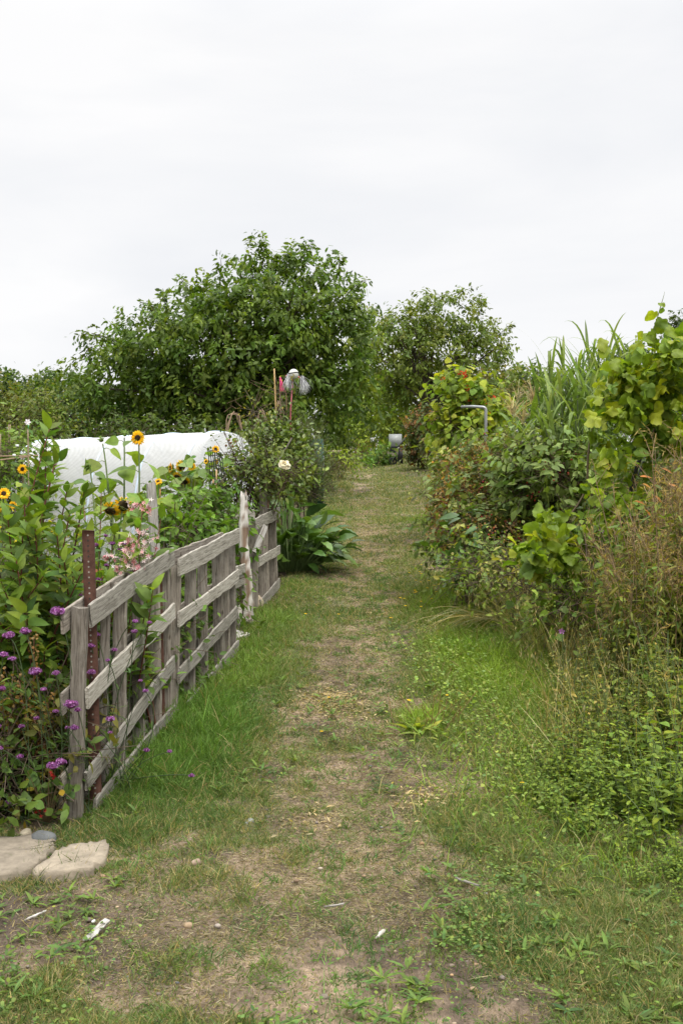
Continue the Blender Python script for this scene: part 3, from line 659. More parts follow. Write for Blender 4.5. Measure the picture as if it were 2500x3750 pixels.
def stone(label, px, py, r, col, cat='stone', sq=(1, .8, .6), lift=.2, group=None, name='stone'):
    rng = RNG(label); c = gp(px, py); b = MB(); b.ball((0, 0, 0), 1, col, 14, 9); V = b.V[0]
    V *= (1+.35*(fbm(V[:, 0]*1.7+rng.uniform(0, 9), V[:, 1]*1.7+V[:, 2]*1.3, 7, 3)-.5)[:, None]*1.6); V *= np.array(sq)*r; a = rng.uniform(0, 3)
    x = V[:, 0]*math.cos(a)-V[:, 1]*math.sin(a); y = V[:, 0]*math.sin(a)+V[:, 1]*math.cos(a); b.V[0] = np.stack([x, y, V[:, 2]], -1)+c+A3(0, 0, r*lift)
    o = b.build(name, STONE); tag(o, label, cat, group)
stone('blue grey flat stone behind the paving slabs at the fence foot', 158, 3085, .07, (.10, .105, .105), sq=(1, .7, .5))
stone('cream shell-like stone leaning behind the fence foot', 232, 2990, .06, (.33, .28, .21), sq=(.5, 1, .9), lift=.7)
stone('small cream stone lying left of the blue grey stone', 95, 3062, .035, (.3, .26, .19))
stone('pale mottled rock half sunk in the path grass near the bottom of the fence', 912, 3010, .032, (.19, .20, .17), lift=-.2)
stone('little pinkish pebble in the grass right of the tilted slab', 717, 3165, .026, (.27, .2, .15), lift=.2)
stone('dark grey stone at the foot of the last fence panel', 995, 2155, .06, (.05, .05, .06), lift=.3)
stone('buff stone wedged at the foot of the split white post', 924, 2228, .12, (.34, .28, .21), sq=(1, .8, .9), lift=.35)
stone('buff stone beside the last fence panel foot', 958, 2195, .075, (.3, .25, .18), sq=(1, .8, .6), lift=.4)
def scrap(label, p0, p1, w, th, m, s, dz=.03, cat='board'):
    a = gp(*p0)+A3(0, 0, dz); b = gp(*p1)+A3(0, 0, dz+.01); loose('wood_scrap', label, a, b, w, th, m, (0, -.25, 1), s, cat)
scrap('dark rotten plank end lying at the fence foot', (838, 2318), (905, 2296), .12, .02, WOODD, 11, .07)
scrap('pale plank end lying lowest at the fence foot under the dark one', (822, 2352), (890, 2336), .16, .03, WOODW, 12, .03)
scrap('grey board lying along the soil before the split white post', (848, 2290), (896, 2240), .1, .02, WOOD, 13, .05)
scrap('pale bent strip lying on the bare soil below the paving slabs', (318, 3468), (392, 3402), .028, .008, WOODW, 14, .018, 'strip')
stone('tiny white pebble above the pale strip on the soil', 343, 3378, .009, (.75, .74, .7), lift=.4)
for i, (a, b) in enumerate((((1188, 3335), (1255, 3328)), ((1380, 3445), (1405, 3425)), ((95, 3385), (165, 3355)), ((1670, 3230), (1755, 3262)))):
    loose('twig', ['short grey twig lying across the middle of the worn path', 'little pale stick on the worn path bottom', 'thin straw stalk on the soil at left', 'thin tan stalk on the turf at right'][i],
          gp(*a)+A3(0, 0, .012), gp(*b)+A3(0, 0, .016), .008, .006, WOOD if i != 2 else WOODW, (0, 0, 1), 20+i, 'twig')
# ------------------------------------------------------------------ left garden
G_LEAF = [(.085, .145, .035), (.06, .115, .03), (.12, .18, .045), (.075, .12, .04)]
def base(px, d): x = X(px, d); return A3(x, d, float(G0(x, d)))
def weigela():
    rng = RNG('weig'); b0 = base(110, 5.75)
    p = thing('shrub', 'tall leafy shrub with red stems and big pointed leaves left of the fence end', 'shrub', b0)
    ms, ml = MB(), MB()
    tips = [at(*q) for q in ((182, 1572, 5.7), (90, 1815, 5.4), (158, 1790, 5.9), (218, 1660, 6.0), (255, 1885, 5.6), (308, 1800, 5.9), (30, 1900, 5.3), (-30, 1990, 5.5), (130, 1935, 5.2), (60, 2050, 5.1), (210, 1960, 5.3), (330, 1960, 5.8), (10, 2150, 5.0), (160, 2110, 5.1), (265, 2080, 5.4), (100, 2240, 4.95))]
    tips += [at(*q) for q in ((170, 1640, 5.75), (200, 1700, 5.6), (150, 1700, 5.8), (120, 1900, 5.5), (245, 1800, 5.8))]
    tips += [at(rng.uniform(-130, 300), rng.uniform(1950, 2450), rng.uniform(5.1, 6.4)) for _ in range(30)]
    stems_plant(ms, ml, rng, b0, tips, .010, T_OV4, .12, [(.10, .15, .032), (.115, .185, .04), (.06, .115, .028)], (.13, .05, .035), 28, .06, .2, .12, True, .85, .24, .05)
    tips = [at(rng.uniform(-150, 250), rng.uniform(2250, 2820), rng.uniform(5.0, 5.8)) for _ in range(26)]
    stems_plant(ms, ml, rng, b0, tips, .006, T_OV4, .13, [(.07, .125, .028), (.09, .15, .035)], (.10, .04, .03), 9, .2, .2, .5, True, .25, .2, .4)
    ms.build('stems', STEM, p); ml.build('foliage', LEAF, p)
    b0 = base(455, 6.0); p = thing('shrub', 'smaller red stemmed shrub carrying clusters of pale pink flowers over the nearest panel', 'shrub', b0)
    ms, ml = MB(), MB()
    tips = [at(*q) for q in ((372, 1795, 6.2), (305, 1850, 6.4), (525, 1850, 6.0), (505, 1930, 5.9), (590, 1900, 6.3), (420, 1960, 6.1), (470, 2050, 5.7), (400, 2140, 5.8), (560, 2160, 5.5), (290, 1900, 6.5), (540, 2200, 5.6), (350, 2050, 6.2))]
    stems_plant(ms, ml, rng, b0, tips, .007, T_OV4, .13, [(.11, .18, .035), (.13, .20, .045), (.075, .13, .03)], (.14, .05, .035), 13, .18, .12, .12, True, .8, .22, .1)
    ms.build('stems', STEM, p); ml.build('foliage', LEAF, p)
    for px, py, k, s in ((490, 1850, 6, 20), (540, 1855, 6, 18), (470, 1990, 9, 26), (535, 1975, 10, 30), (525, 2025, 8, 26), (465, 2030, 7, 22), (480, 2060, 8, 26), (398, 2040, 5, 20), (425, 2080, 6, 24), (440, 2105, 5, 18), (495, 2075, 5, 16)):
        b = MB(); c = at(px, py, 5.72); n = k*2
        P = c + rng.normal(0, s*.62*5.7/F, (n, 3)); D = nrm(rng.normal(0, .5, (n, 3))+A3(.1, -1, .2))
        b.leaves(T_STAR, P, np.cross(D, rdir(rng, n)), D, rng.uniform(.026, .042, n), tint(rng, n, [(.84, .68, .66), (.82, .48, .50), (.86, .78, .74), (.74, .32, .36)], .08, .02)); [b.tube([c+A3(0, .02, -.02), q], .0015, 3, (.2, .22, .07), False) for q in P]; b.build('flower_cluster', PETAL, p)
weigela()

def verbena(label, b0, heads, d):
    rng = RNG(label); p = thing('verbena_plant', label, 'flower', b0, 'wiry purple verbenas by the fence'); ms, ml = MB(), MB()
    for (px, py, s) in heads:
        dd = d+rng.uniform(-.12, .12); c = at(px, py, dd); b = b0+A3(rng.normal(0, .08), rng.normal(0, .05), 0); b[2] = float(G0(b[0], b[1]))
        pts = bez(b, A3(b[0]*.4+c[0]*.6+rng.normal(0, .08), (b[1]+c[1])/2, b[2]+(c[2]-b[2])*rng.uniform(.5, 1.0)), c, 9); ms.tube(pts, .0022, 4, (.055, .085, .035), False)
        for i in (2, 4): ml.leaves(T_LONG, [pts[i]]*2, rdir(rng, 2)*A3(1, 1, .3)+UP*.4, [UP]*2, [.07, .06], tint(rng, 2, (.06, .10, .035)))
        r = s*dd/F*.5; hb = MB(); hb.ball(c, (r*.72, r*.72, r*.55), (.13, .035, .11), 8, 5)
        n = 70; u = rdir(rng, n); u[:, 2] = np.abs(u[:, 2])*.9-.25; u = nrm(u); P = c+u*A3(r, r, r*.72)*rng.uniform(.7, 1.05, (n, 1))
        hb.leaves(T_STAR, P, np.cross(u, rdir(rng, n)), u, r*rng.uniform(.28, .5, n), tint(rng, n, [(.42, .16, .44), (.52, .26, .54), (.30, .09, .30)], .16, .04)); hb.build('flower_head', PETAL, p)
    ms.build('stems', STEM, p); ml.build('foliage', LEAF, p)
verbena('wiry verbena with purple heads nearest the left edge, before the leafy shrub', base(110, 4.75), [(33, 2328, 46), (93, 2312, 44), (15, 2398, 36), (46, 2412, 32), (8, 2522, 30), (80, 2660, 26), (-5, 2660, 24), (28, 2940, 26), (130, 2460, 50), (0, 2740, 26)], 4.65)
verbena('wiry verbena with purple heads leaning across the first fence post', base(250, 4.85), [(212, 2240, 58), (195, 2805, 48), (225, 2790, 44), (262, 2580, 56), (285, 2600, 28), (274, 2665, 34), (160, 2525, 26), (205, 2605, 24), (205, 2465, 32), (75, 2770, 28), (248, 2665, 20), (135, 2630, 24)], 4.62)
verbena('wiry verbena with purple heads poking through the slats of the nearest panel', base(400, 5.2), [(350, 2325, 36), (335, 2365, 30), (336, 2462, 34), (420, 2380, 24), (493, 2312, 26), (495, 2275, 26), (548, 2280, 22), (515, 2493, 18), (533, 2530, 24), (395, 2418, 20), (405, 2633, 36), (368, 2703, 26), (404, 2683, 20), (537, 2747, 26), (622, 2752, 22), (702, 2840, 24)], 4.95)
verbena('wiry verbena with small purple heads under the pink flowered shrub', base(370, 5.9), [(352, 1996, 26), (412, 1990, 26), (452, 1992, 28), (440, 2013, 22), (388, 1962, 18), (360, 2125, 30), (418, 2132, 24), (295, 2180, 18), (196, 2158, 26), (232, 2170, 18), (252, 2162, 18), (390, 2070, 20)], 6.0)

def dock(label, px, d, tips, grp=None, col=[(.17, .10, .05), (.23, .145, .08), (.13, .08, .045)]):
    rng = RNG(label); b0 = base(px, d); p = thing('dried_dock', label, 'weed', b0); ms, ml = MB(), MB()
    for t in tips:
        c = at(t[0], t[1], d); b = b0+A3(rng.normal(0, .1), rng.normal(0, .08), 0); pts = bez(b, A3(b[0]*.5+c[0]*.5, b[1], b[2]+(c[2]-b[2])*.6), c, 12); ms.tube(pts, .004, 4, (.16, .09, .05), False)
        for k in range(3, 12):
            n = 16; ml.leaves(T_ROUND, pts[k]+rng.normal(0, .017, (n, 3)), rdir(rng, n), rdir(rng, n), rng.uniform(.010, .02, n), tint(rng, n, col))
    ms.build('stems', STEM, p); ml.build('seed_heads', LEAF, p)
dock('brown dried dock with rusty seed spikes low before the leafy shrub', 120, 4.95, [(125, 2330), (95, 2560), (60, 2620), (140, 2620), (170, 2700), (30, 2560), (5, 2470), (155, 2780), (110, 2730), (180, 2560), (70, 2480)])

def nasturtium():
    rng = RNG('nast'); b0 = base(175, 4.72); p = thing('nasturtium', 'low nasturtium with round yellowing leaves and red flowers at the fence foot', 'flower', b0); ms, ml = MB(), MB()
    n = 40; P = np.stack([at(*q) for q in zip(rng.uniform(90, 245, n), rng.uniform(2780, 3010, n), rng.uniform(4.6, 4.85, n))]); P[:, 2] = np.maximum(P[:, 2], .03)
    ml.leaves(T_ROUND, P, rdir(rng, n), A3(0, -.8, .7)+rng.normal(0, .4, (n, 3)), rng.uniform(.025, .06, n), tint(rng, n, [(.06, .11, .04), (.08, .13, .05), (.07, .12, .04), (.22, .17, .03), (.08, .12, .05)]))
    for q in P: ms.tube(bez(b0, (b0+q)/2+A3(0, 0, .03), q, 5), .002, 3, (.14, .10, .05), False)
    ms.build('stems', STEM, p); ml.build('foliage', LEAF, p)
    for px, py in ((152, 2968), (196, 2842)):
        b = MB(); c = at(px, py, 4.62); D = nrm(rng.normal(0, .4, (5, 3))+A3(0, -1, .3)); b.leaves(T_STAR, c+rng.normal(0, .008, (5, 3)), np.cross(D, rdir(rng, 5)), D, np.full(5, .024), tint(rng, 5, (.28, .02, .015), .15)); b.build('flower', PETAL, p)
nasturtium()

def sunflower(label, bpx, d, heads, leaves=12, grp='sunflowers before the white tunnel', lsz=.30, col=[(.13, .20, .05), (.16, .235, .055), (.10, .155, .045)]):
    """heads: (px, py, diameter px, facing vector, kind) kind f flower, b bud, n nodding old head"""
    rng = RNG(label); b0 = base(bpx, d); p = thing('sunflower', label, 'sunflower', b0, grp); ms, ml = MB(), MB(); top = None
    for i, (px, py, dia, fc, kind) in enumerate(heads):
        c = at(px, py, d+rng.uniform(-.05, .05)); fc = nrm(np.asarray(fc, float)); b = b0 if i == 0 else trunk[5]
        e = c - fc*.035 - UP*.0
        ctl = A3(b[0]*.5+e[0]*.5+rng.normal(0, .02), b[1], b[2]+(e[2]-b[2])*.75)
        pts = bez(b, ctl, e, 12)
        if kind == 'n': pts = np.concatenate([pts[:10], bez(pts[9], pts[10]+UP*.12, e, 5)[1:]])
        if i == 0: trunk = pts
        ms.tube(pts, np.linspace(.013 if i == 0 else .008, .006, len(pts)), 6, (.13, .18, .07), False)
        n = leaves if i == 0 else 4; P = []; D = []; Nn = []; Sz = []; ang = rng.uniform(0, 6.28)
        for k in range(n):
            t = (.12 if i == 0 else .4) + (.83 if i == 0 else .55)*k/max(n-1, 1); q = t*(len(pts)-1); j = min(int(q), len(pts)-2); pt = pts[j]*(1-(q-j))+pts[j+1]*(q-j)
            ang += 2.4; dr = A3(math.cos(ang), math.sin(ang), .1-.8*rng.uniform(0, 1)); L = lsz*(1-.5*max(0, t-.3)/.7)*rng.uniform(.8, 1.2)
            pe = pt+nrm(dr+UP*.5)*L*.4; ms.tube([pt, (pt+pe)/2+UP*.01, pe], [.004, .003, .0025], 4, (.14, .19, .07), False)
            P.append(pe); D.append(dr); Nn.append(UP*.8+A3(math.cos(ang), math.sin(ang), 0)*.3+rng.normal(0, .45, 3)); Sz.append(L)
        ml.leaves(leaf_t(.8, 6, .16, .3, .33), P, np.array(D), np.array(Nn), np.array(Sz), tint(rng, n, col, .18, .08))
        r = dia/F*d*.5; hb = MB(); M = np.array(Vector(fc).to_track_quat('Z', 'Y').to_matrix())
        if kind == 'b':
            hb.ball(c, (r*.55, r*.55, r*.45), (.10, .15, .05), 8, 6, fc); h = hb.build('bud', LEAF, p); sb = MB(); n = 22; a = rng.uniform(0, 6.28, n); o = np.stack([np.cos(a), np.sin(a), rng.uniform(.1, 1.3, n)], -1) @ M.T
            sb.leaves(leaf_t(.36, 3, .2, -.2), c+nrm(o)*r*.3, o, -fc+o*.1, r*rng.uniform(.6, 1.1, n), tint(rng, n, (.11, .18, .05))); sb.build('sepals', LEAF, h); continue
        rd = r*(.44 if kind == 'f' else .62)
        hb.ball(c, (rd, rd, rd*.32), (.035, .018, .012) if kind == 'f' else (.05, .035, .015), 12, 6, fc)
        n = 60; a = rng.uniform(0, 6.28, n); q = np.sqrt(rng.uniform(.2, 1, n))*rd*.95; o = np.stack([np.cos(a)*q, np.sin(a)*q, np.full(n, rd*.25)], -1) @ M.T
        hb.leaves(T_SM, c+o, np.tile(fc, (n, 1))+rng.normal(0, .3, (n, 3)), rdir(rng, n), np.full(n, r*.12), tint(rng, n, [(.07, .03, .015), (.03, .015, .01), (.15, .08, .02)]))
        h = hb.build('flower_head', PETAL, p); pb = MB()
        for ring, (n, ln, el) in enumerate(((19, 1.0, .1), (17, .88, .32))):
            a = np.arange(n)/n*6.283+rng.normal(0, .06, n)+ring*.15; o = np.stack([np.cos(a), np.sin(a), np.full(n, el if kind == 'f' else -.5)+rng.normal(0, .1, n)], -1) @ M.T
            pl = (r-rd*.8)*ln*rng.uniform(.85, 1.12, n)
            if kind == 'n': pl = pl*1.3; o = o-UP*.35
            pb.leaves(leaf_t(.42, 4, .25, .12, .45), c+nrm(o)*rd*.82, o, np.tile(fc, (n, 1))+rng.normal(0, .15, (n, 3)), pl, tint(rng, n, [(.85, .50, .01), (.80, .42, .01), (.88, .58, .03)], .08, .02))
        pb.build('petals', PETAL, h); sb = MB(); n = 18; a = np.arange(n)/n*6.283; o = np.stack([np.cos(a), np.sin(a), np.full(n, -.25)], -1) @ M.T
        sb.leaves(leaf_t(.4, 3, .2, .1), c-fc*rd*.3+nrm(o)*rd*.4, o, np.tile(-fc, (n, 1)), np.full(n, r*.75), tint(rng, n, (.10, .16, .05))); sb.ball(c-fc*rd*.3, (rd*.8, rd*.8, rd*.25), (.10, .16, .05), 10, 5, fc); sb.build('sepals', LEAF, h)
    ms.build('stem', STEM, p); ml.build('foliage', LEAF, p)
sunflower('tallest sunflower, one round open head facing the path above the white tunnel', 500, 9.0, [(505, 1604, 56, (-.05, -1, .05), 'f')], 12)
sunflower('small dark-eyed sunflower open on the far left beside the white tunnel end', 100, 8.6, [(84, 1718, 40, (-.05, -1, .05), 'f')], 8, lsz=.2)
sunflower('sunflower with a closed green bud atop a long stem, just left of the tallest one', 448, 9.2, [(457, 1590, 34, (.2, -.5, 1), 'b')], 9)
sunflower('sunflower with a closed green bud bending left above the white tunnel', 425, 9.1, [(372, 1612, 32, (-.3, -.4, 1), 'b'), (368, 1752, 26, (-.4, -.5, .8), 'b')], 8)
sunflower('sunflower with a fat spiky bud, leaning left behind the rusty post', 380, 8.6, [(322, 1708, 52, (-.4, -.6, .5), 'b')], 9, lsz=.24)
sunflower('sunflower with two heavy drooping heads low behind the pink flowers', 450, 8.4, [(404, 1872, 68, (-.1, -.65, -.75), 'n'), (452, 1852, 66, (.25, -.95, -.2), 'n')], 10, lsz=.24)
sunflower('sunflower with heads at the left edge behind the tall leafy shrub', -10, 8.2, [(15, 1808, 48, (.3, -.9, .35), 'f'), (8, 1855, 40, (-.3, -.9, 0), 'f'), (48, 1850, 30, (.4, -.9, .1), 'f')], 10)
sunflower('sunflower with a small half-hidden head just right of the flaking post', 590, 8.8, [(580, 1764, 32, (0, -.75, .7), 'f'), (610, 1770, 30, (.2, -.2, 1), 'b'), (528, 1790, 26, (0, -.4, 1), 'b')], 10)
sunflower('many-headed sunflower in front of the middle of the white tunnel', 690, 10.2, [(703, 1709, 34, (-.1, -1, .1), 'f'), (627, 1715, 42, (-.9, -.5, 0), 'f'), (668, 1708, 46, (.5, -.6, -.4), 'n'), (648, 1746, 34, (-.2, -.7, -.6), 'n'), (676, 1766, 40, (.1, -.6, -.8), 'n')], 13, col=[(.10, .16, .06), (.12, .18, .08)])
sunflower('sunflower with small heads beside the black netting roll', 770, 10.6, [(790, 1645, 30, (.3, -.9, .2), 'f'), (755, 1690, 22, (-.4, -.8, .2), 'f'), (792, 1690, 18, (.6, -.7, 0), 'f')], 8)

def tunnel():
    rng = RNG('tun'); A = base(175, 14.6); B = base(838, 12.7); A[2] -= .1; B[2] -= .05
    p = thing('net_tunnel', 'long low tunnel covered in white netting behind the sunflowers', 'tunnel', (A+B)/2)
    ax = nrm((B-A)*A3(1, 1, 0)); sd = A3(ax[1], -ax[0], 0); nu, nv = 90, 48; hw = .85
    H0, H1 = Z(1608, 14.3)-A[2], Z(1578, 12.6)-B[2]
    V = np.zeros((nu+1, nv+1, 3))
    for i in range(nu+1):
        t = i/nu; c = A*(1-t)+B*t; H = H0*(1-t)+H1*t; e = 1.0; ins = 0
        endd = min(t, 1-t)*np.linalg.norm(B-A)
        if endd < .22: k = math.sqrt(max(0, 1-(1-endd/.22)**2)); e = .86+.14*k
        sag = .004*math.sin(t*math.pi*4)**2
        for j in range(nv+1):
            a = math.pi*j/nv; cx = math.cos(a); sx = math.sin(a)
            y = np.sign(cx)*abs(cx)**.72*hw*e; z = sx**.62*(H*(.93+.07*e)-sag*sx)
            w = (fbm(np.array([t*11]), np.array([j*.07]), 5, 3)[0]-.5)*.05*(1-.7*sx)
            V[i, j] = c + sd*(-y - np.sign(y)*w*0 + (-w if y < 0 else w)*1.0*0) + UP*z + sd*(w if j > nv/2 else -w)
    I = np.arange((nu+1)*(nv+1)).reshape(nu+1, nv+1); Q = np.stack([I[:-1, :-1], I[1:, :-1], I[1:, 1:], I[:-1, 1:]], -1).reshape(-1, 4)
    b = MB(); b.add(V.reshape(-1, 3), None, Q, (.66, .67, .67))
    for i0 in (0, nu):                       # gathered end sheets
        ring = V[i0]; c = ring.mean(0); off = b.n; pts = [ring+(c-ring)*s+ax*(.05 if i0 else -.05)*s for s in (0, .3, .6, .9)]
        K = nv+1; Q2 = [[a*K+j, a*K+j+1, (a+1)*K+j+1, (a+1)*K+j] for a in range(3) for j in range(nv)] + [[a*K+nv, a*K, (a+1)*K, (a+1)*K+nv] for a in range(3)]
        Q2 = Q2 + []; b.add(np.concatenate(pts+[c[None]]), [[3*K+j, 3*K+(j+1) % K, 4*K] for j in range(K)], Q2, (.80, .82, .84))
    m, t, out = mat('white insect netting'); N = t.nodes.new; K = t.links.new
    at_ = N('ShaderNodeAttribute'); at_.attribute_name = 'col'; df = N('ShaderNodeBsdfDiffuse'); tr = N('ShaderNodeBsdfTranslucent'); tp = N('ShaderNodeBsdfTransparent')
    tcx = N('ShaderNodeTexCoord'); no = N('ShaderNodeTexNoise'); no.inputs['Scale'].default_value = 3.2; no.inputs['Detail'].default_value = 5; no.inputs['Distortion'].default_value = 1.5; K(tcx.outputs['Object'], no.inputs['Vector'])
    wx = N('ShaderNodeTexChecker'); wx.inputs['Scale'].default_value = 75; K(tcx.outputs['Object'], wx.inputs['Vector'])
    bp = N('ShaderNodeBump'); bp.inputs['Strength'].default_value = .35; bp.inputs['Distance'].default_value = .06; K(no.outputs['Fac'], bp.inputs['Height']); K(bp.outputs[0], df.inputs['Normal'])
    K(at_.outputs['Color'], df.inputs['Color']); K(at_.outputs['Color'], tr.inputs['Color'])
    m1 = N('ShaderNodeMixShader'); m1.inputs[0].default_value = .3; K(df.outputs[0], m1.inputs[1]); K(tr.outputs[0], m1.inputs[2])
    ma = N('ShaderNodeMapRange'); ma.inputs['To Min'].default_value = .20; ma.inputs['To Max'].default_value = .32; K(wx.outputs['Fac'], ma.inputs['Value'])
    m2 = N('ShaderNodeMixShader'); K(ma.outputs[0], m2.inputs[0]); K(m1.outputs[0], m2.inputs[1]); K(tp.outputs[0], m2.inputs[2]); K(m2.outputs[0], out.inputs[0])
    b.build('netting_cover', m, p, True)
    for i in (3, 24, 46, 68, nu-3):
        c = A*(1-i/nu)+B*i/nu; r = c+(V[i]-c)*1.0; h = MB(); h.tube(r, .013, 6, (.50, .60, .72), False); h.build('hoop', PLASTIC, p, True)
tunnel()

def bush(name, label, cat, b0, lumps, ncl, per, tm, size, col, m=LEAF, group=None, stems=8, scol=(.10, .075, .05), **kw):
    rng = RNG(label); p = thing(name, label, cat, b0, group); ml, ms = MB(), MB()
    c, a, tl = cluster_foliage(ml, rng, lumps, ncl, per, tm, size, col, ms=ms if kw.pop('twigs', True) else None, twcol=scol, **kw)
    for i in rng.choice(len(c), min(stems, len(c)), False):
        b = np.asarray(b0)+A3(rng.normal(0, .1), rng.normal(0, .1), 0); ms.tube(bez(b, A3(b[0]*.6+c[i][0]*.4, b[1], b[2]*.4+c[i][2]*.6), c[i], 6), np.linspace(.012, .005, 6), 5, scol, False)
    ms.build('stems', STEM, p); ml.build('foliage', m, p); return p
TOM = [(.075, .15, .03), (.10, .19, .035), (.06, .115, .028)]
bush('tomato_plant', 'bushy green tomato plant behind the first and second panel joint', 'plant', base(650, 8.7), [lump(650, 2010, 8.7, 90, 130), lump(620, 2130, 8.5, 90, 120), lump(560, 2200, 8.0, 70, 110)], 210, 9, T_OV, .085, TOM, droop=.6)
bush('tomato_plant', 'bushy green tomato plant in front of the white tunnel near the bamboo sticks', 'plant', base(720, 9.6), [lump(720, 1900, 9.7, 90, 90), lump(740, 2000, 9.5, 80, 90), lump(690, 1960, 9.4, 60, 90)], 200, 9, T_OV, .085, TOM, droop=.6)
bush('tomato_plant', 'slender tomato plant climbing against the cross-standing grey pallet', 'plant', base(825, 10.0), [lump(820, 1890, 10.0, 40, 50), lump(825, 1960, 9.9, 35, 70), lump(820, 2080, 9.8, 25, 110)], 60, 9, T_SM, .075, TOM, droop=.6)
# garden growth seen between the slats
bush('herb_clump', 'feathery grey green herb clump behind the rusty perforated post', 'plant', base(250, 6.6), [lump(250, 2130, 6.6, 110, 110), lump(330, 2060, 7.0, 90, 130)], 260, 12, T_NEED, .05, [(.09, .12, .09), (.11, .15, .09)], droop=.2, twigs=False)
bush('garden_plant', 'leafy green garden plant filling the gaps behind the nearest panel', 'plant', base(480, 6.9), [lump(430, 2500, 6.3, 110, 130, .3), lump(520, 2350, 6.9, 110, 130, .3), lump(340, 2650, 5.8, 70, 150, .2)], 260, 8, T_OV, .07, [(.06, .11, .03), (.08, .14, .035)], droop=.4)
bush('garden_plant', 'leafy green garden plant filling the gaps behind the middle panel', 'plant', base(720, 8.3), [lump(680, 2320, 8.0, 80, 130, .3), lump(760, 2220, 8.7, 80, 120, .3), lump(600, 2400, 7.4, 80, 140, .3)], 240, 8, T_OV, .07, [(.06, .11, .03), (.085, .15, .035)], droop=.4)
bush('garden_plant', 'low yellow flowering greens left of the tall leafy shrub', 'plant', base(30, 8.4), [lump(30, 1960, 8.4, 110, 70), lump(80, 2050, 7.9, 110, 80), lump(60, 2170, 7.2, 120, 110)], 200, 8, T_OV, .055, [(.09, .15, .03), (.40, .34, .03), (.08, .13, .03)], droop=.3)

bush('garden_plant', 'dark low mixed foliage at the bottom left behind the dried dock', 'plant', base(60, 5.1), [lump(40, 2780, 4.9, 110, 130, .15), lump(140, 2700, 5.1, 80, 130, .15), lump(190, 2880, 5.0, 50, 80, .1), lump(-40, 2900, 4.8, 100, 90, .15), lump(90, 2930, 4.85, 90, 60, .1)], 260, 8, T_OV, .065, [(.05, .09, .026), (.07, .115, .03), (.10, .10, .035)], droop=.4)
def rose():
    rng = RNG('rose'); b0 = base(890, 10.9)
    p = bush('rose_bush', 'straggly rose bush with one cream bloom beside the white tunnel', 'rose bush', b0, [lump(880, 1710, 10.9, 70, 50), lump(960, 1720, 10.8, 100, 55), lump(1020, 1750, 10.7, 60, 45), lump(910, 1790, 10.9, 80, 70), lump(850, 1665, 10.9, 25, 35)], 230, 8, T_OV, .065, [(.10, .14, .05), (.13, .17, .06), (.08, .11, .045)], stems=22, scol=(.085, .055, .035), droop=.4, shell=.3)
    b = MB(); c = at(1042, 1703, 10.4); n = 40; u = rdir(rng, n)*A3(1, .6, .9); u[:, 1] -= .35
    b.leaves(T_ROUND, c+u*.022, u+rng.normal(0, .3, (n, 3)), u+A3(0, -.5, .4), rng.uniform(.035, .055, n), tint(rng, n, [(.82, .76, .56), (.84, .80, .66)], .05, .02)); b.build('rose_bloom', PETAL, p)
    sb = MB(); 
    for q in ((840, 1612), (862, 1618), (828, 1632), (852, 1634), (846, 1622), (920, 1655)): sb.ball(at(*q, 10.8), .014, (.22, .12, .05), 6, 5)
    sb.build('spent_blooms', PETAL, p)
rose()
bush('bay_shrub', 'dense upright bay shrub with leathery leaves below the pink pole', 'shrub', base(1020, 14.3), [lump(1000, 1670, 14.3, 75, 95), lump(1050, 1640, 14.4, 50, 75), lump(970, 1620, 14.3, 45, 45), lump(1040, 1760, 14.1, 60, 70), lump(1080, 1720, 14.2, 35, 80)], 420, 10, T_OV, .085, [(.065, .11, .028), (.10, .155, .04), (.14, .185, .06)], GLOSS, droop=-.25, tw=.28)
bush('rosemary_bush', 'grey green rosemary bush with needle sprays right of the bay shrub', 'shrub', base(1120, 15.0), [lump(1112, 1650, 15.0, 30, 85), lump(1130, 1700, 15.0, 26, 80), lump(1120, 1790, 14.8, 50, 50), lump(1145, 1770, 14.8, 35, 45)], 380, 20, T_NEED, .075, [(.075, .105, .065), (.10, .135, .075)], droop=-.8, tw=.3)
def horseradish():
    rng = RNG('horse'); b0 = base(1062, 12.9); p = thing('horseradish', 'large clump of broad dark wavy leaves bulging over the path edge', 'plant', b0); ml, ms = MB(), MB()
    n = 230; a = rng.uniform(0, 6.28, n); u = np.sqrt(rng.uniform(0, 1, n)); e = 1.5*(1-u)+.42
    D0 = nrm(np.stack([np.cos(a)*u*.62, np.sin(a)*u*.62, e*.9], -1)); st = rng.uniform(.25, .95, n)*(1-.3*u)
    B = b0+np.stack([np.cos(a)*u*.25, np.sin(a)*u*.24, np.zeros(n)], -1); P = B+D0*st[:, None]*A3(1.1, 1.0, 1.0)
    for i in range(n): ms.tube([B[i], P[i]], [.009, .006], 4, (.12, .18, .06), False)
    D = nrm(D0*1.1+np.stack([np.cos(a), np.sin(a), -rng.uniform(-.4, 1.5, n)], -1)*.6); Nn = np.stack([np.cos(a)*.5, np.sin(a)*.5, np.ones(n)], -1)+rng.normal(0, .35, (n, 3))
    tm = leaf_t(.46, 8, .25, .42, .45, 0, .02)
    ml.leaves(tm, P, D, Nn, rng.uniform(.20, .34, n), tint(rng, n, [(.04, .085, .024), (.055, .11, .028), (.03, .065, .02), (.075, .13, .035)], .18, .06))
    ms.build('stalks', STEM, p); ml.build('foliage', GLOSS, p)
horseradish()

